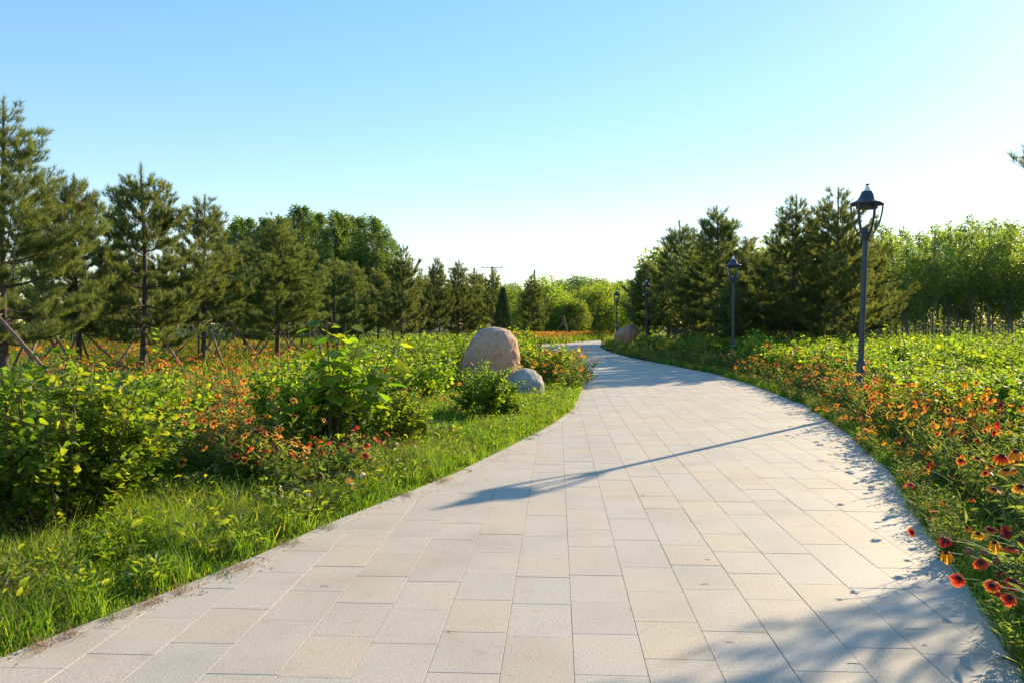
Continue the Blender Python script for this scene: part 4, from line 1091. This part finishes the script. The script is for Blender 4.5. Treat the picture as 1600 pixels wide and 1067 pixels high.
# tufts of longer grass
tx, ty = region(420, r2, 3, 14, lambda y: XL(y) - 1.6, lambda y: XL(y) - .05)
X = np.repeat(tx, 28) + r2.normal(0, .028, 420 * 28); Y = np.repeat(ty, 28) + r2.normal(0, .028, 420 * 28)
blades(g, X, Y, r2.uniform(.12, .26, len(X)), np.full(len(X), .006), .9, r2)
X, Y = region(36000, r2, 13, 34, lambda y: XL(y) - 2.6, lambda y: XL(y) + .02, 1.2)
blades(g, X, Y, r2.uniform(.08, .24, len(X)), np.full(len(X), .010), .6, r2)
X, Y = region(12000, r2, 2.6, 24, lambda y: XR(y) - .03, lambda y: XR(y) + .3, 1.2)
blades(g, X, Y, r2.uniform(.06, .2, len(X)), np.full(len(X), .006), 1.1, r2)
# beneath the left bushes and out to the trees
X, Y = region(60000, r2, 4.5, 24, lambda y: -.7 * y - .5, lambda y: XL(y) - .8, 1.1)
blades(g, X, Y, r2.uniform(.1, .3, len(X)), np.full(len(X), .007) * (1 + Y / 20), .6, r2)
tag(g.obj('verge_grass', M['grass']), kind='stuff', label='short green grass of the left verge and lawn', cat='grass')
g = Geo()
X, Y = region(26000, r2, 2.6, 30, lambda y: XR(y) + .01, lambda y: XR(y) + 1.6, 1.2)
blades(g, X, Y, r2.uniform(.08, .26, len(X)), np.full(len(X), .006) * (1 + Y / 20), .7, r2)
X, Y = region(24000, r2, 5, 40, lambda y: XR(y) + 1, lambda y: .7 * y + 1.5, 1.)
blades(g, X, Y, r2.uniform(.1, .3, len(X)), np.full(len(X), .008) * (1 + Y / 20), .6, r2)
tag(g.obj('border_grass', M['grass']), kind='stuff', label='grass growing through the right-hand border', cat='grass')
g = Geo()
X, Y = region(60000, r2, 22, 75, lambda y: -.7 * y, lambda y: (XL(y) - .3), 1.)
blades(g, X, Y, r2.uniform(.25, .6, len(X)), np.full(len(X), .03), .5, r2)
X, Y = region(50000, r2, 30, 80, lambda y: XR(min(y, 69)) + .3, lambda y: .75 * y, 1.)
blades(g, X, Y, r2.uniform(.25, .6, len(X)), np.full(len(X), .03), .5, r2)
X, Y = region(22000, r2, 57, 90, lambda y: -8 + 0 * y, lambda y: XL(min(y, 69.9)) - .2 if y < 70 else 14, 1.)
blades(g, X, Y, r2.uniform(.25, .65, len(X)), np.full(len(X), .04), .5, r2)
tag(g.obj('meadow_grass', M['grass']), kind='stuff', label='tall meadow grass under and between the trees', cat='grass')
# dry seed stalks in the verge
g = Geo()
X, Y = region(2600, r2, 3.2, 9, lambda y: XL(y) - 1.5, lambda y: XL(y) - .15, 1.2); keep = patchy(X, Y, 1.7, 4) > .0; X, Y = X[keep], Y[keep]
blades(g, X, Y, r2.uniform(.18, .34, len(X)), np.full(len(X), .0024), .6, r2)
X2 = X + r2.normal(0, .02, len(X)); n = len(X) * 3
P = np.stack([np.repeat(X, 3) + r2.normal(0, .035, n), np.repeat(Y, 3) + r2.normal(0, .035, n), r2.uniform(.16, .3, n)], 1)
stamp(g, LEAF2, LEAF2T, P, frames(r2.normal(0, 1, (n, 3)), r2.normal(0, 1, (n, 3))), r2.uniform(.005, .011, n))
tag(g.obj('dry_grass', M['straw']), kind='stuff', label='dry reddish seed stalks among the verge grass', cat='grass')

# far meadow flowers
g1 = {k: Geo() for k in ('orange', 'yellow', 'red')}; gs = Geo()
def meadow(n, fx, z=(.35, .65), kk=('orange', 'orange', 'orange', 'yellow', 'red'), s=1.5):
    for i in range(n):
        x, y = fx(); k = fr.choice(kk); a, b = LODB[k]; h = fr.uniform(*z); dd = unit(np.array([fr.gauss(0, .5), fr.gauss(0, .5) - .2, .9])); Mx = frames(np.cross(dd, [.3, .5, .1]), dd); sc = s * fr.uniform(.8, 1.3)
        g1[k].add(np.concatenate(a.V) * sc @ Mx.T + [x, y, h], np.concatenate(a.T), None, np.concatenate(a.A))
        gs.add([(x - .01, y, -.02), (x + .01, y, -.02), (x, y, h)], [(0, 1, 2)])
def m1():
    y = fr.uniform(24, 44); return gx(fr.uniform(-20, 560), y), y
def m2_():
    y = fr.uniform(57.5, 76); x = fr.uniform(.0, XL(min(y, 69.9)) - .3) if y < 70 else fr.uniform(0, 9); return x, y
def m3():
    y = fr.uniform(32, 50); return gx(fr.uniform(1010, 1450), y), y
def m4():
    y = fr.uniform(14, 24); return gx(fr.uniform(60, 540), y), y
meadow(1500, m1); meadow(1500, m2_, z=(.35, .75), s=1.5, kk=('orange', 'yellow', 'orange', 'yellow')); meadow(1100, m3, s=1.5, kk=('orange', 'yellow', 'orange')); meadow(500, m4, s=1.1)
fe = empty('meadow_flowers'); tag(fe, 'orange and yellow wildflowers scattered through the far meadow', 'wildflowers', kind='stuff')
for k, g in g1.items(): tag(g.obj('petals', PET[k], fe, attr=True), kind='stuff')
tag(gs.obj('stems', M['gstem'], fe), kind='stuff')

# ------------------------------------------------------------------ small things on the paving
for i, (px, py) in enumerate(((20, 1015), (85, 995), (150, 968), (175, 945), (255, 925), (290, 900), (355, 888), (440, 852), (505, 826), (645, 775), (702, 752), (830, 686), (845, 680), (880, 645))):
    d = 1820 / (py - 505); r3 = np.random.RandomState(700 + i); n = 70; x0 = XL(d) + .05
    g = Geo(); blades(g, r3.normal(0, .03, n), r3.normal(0, .045, n), r3.uniform(.02, .06, n), np.full(n, .0035), 2.6, r3, 0.)
    o = g.obj('weed', M['straw'] if i % 3 != 2 else M['weed']); o.location = (x0, d, -.004)
    tag(o, f'{"dry reddish" if i % 3 != 2 else "green"} weed tuft in the kerb joint, {ORD[i]} going up the left edge', 'weed', 'weed tufts in the left kerb joint')
for i, (px, py, L, a, lb) in enumerate(((1338, 1041, .055, .15, 'short twig lying in the sunlit gap of the shade'), (1437, 986, .10, .05, 'longer twig lying in the blue shade'), (1107, 876, .03, .5, 'tiny twig in the middle of the paving'), (1144, 1007, .04, .2, 'thin curved twig near the front edge'), (1005, 775, .03, .9, 'tiny dark twig on the sunny paving'), (505, 918, .05, .1, 'dark twig lying on the left paving'), (1450, 1012, .02, .4, 'short stub of twig beside the longer twig'), (1103, 915, .05, -.3, 'straw-coloured twig right of centre'), (700, 990, .02, 1.2, 'crumb of bark left of centre on the paving'))):
    d = 1820 / (py - 505); g = Geo(); tube(g, [(-L / 2, 0, 0), (0, .003, .001), (L / 2, 0, 0)], [.0009, .0013, .0007], 5, True)
    o = g.obj('twig', M['twig']); o.location = (gx(px, d), d, .0014); o.rotation_euler = (0, 0, -a); tag(o, lb, 'twig', 'twigs fallen on the paving')

# dry litter and soil crumbs strewn along the left edge
r2 = np.random.RandomState(88); g = Geo(); n = 1500
Y = 2.9 + 13 * r2.rand(n) ** 1.3; X = np.array([XL(v) for v in Y]) + np.abs(r2.normal(0, .05, n)) * (1 + 1.2 * (np.sin(Y * 3.1) > .5))
P = np.stack([X, Y, np.full(n, .002)], 1)
stamp(g, LEAF2 * [1, 1, .4], LEAF2T, P, frames(r2.normal(0, 1, (n, 3)) * [1, 1, .12], np.tile([0, 0, 1.], (n, 1)) + r2.normal(0, .25, (n, 3))), r2.uniform(.005, .022, n))
tag(g.obj('leaf_litter', M['straw']), kind='stuff', label='dry litter and crumbs strewn along the left edge of the paving', cat='litter')

# low broad-leaved ground cover through the left verge
r2 = np.random.RandomState(91); g = Geo(); nc = 330
cy = 3.4 + 15 * r2.rand(nc) ** 1.2; cx = np.array([XL(v) for v in cy]) - .12 - 2.2 * r2.rand(nc) ** 1.2; m_ = 26
ra = r2.uniform(.05, .16, nc); a = r2.rand(nc * m_) * 6.283; q = np.sqrt(r2.rand(nc * m_)) * np.repeat(ra, m_)
P = np.stack([np.repeat(cx, m_) + np.cos(a) * q, np.repeat(cy, m_) + np.sin(a) * q, .02 + r2.rand(nc * m_) * np.repeat(ra, m_) * 1.6], 1)
leaves(g, P, np.stack([np.cos(a), np.sin(a), r2.uniform(.1, .9, nc * m_)], 1), np.repeat(r2.uniform(.03, .075, nc), m_) * r2.uniform(.7, 1.3, nc * m_), width=.55)
tag(g.obj('ground_cover', M['shrub2']), kind='stuff', label='low broad-leaved weeds growing through the verge grass', cat='ground cover')
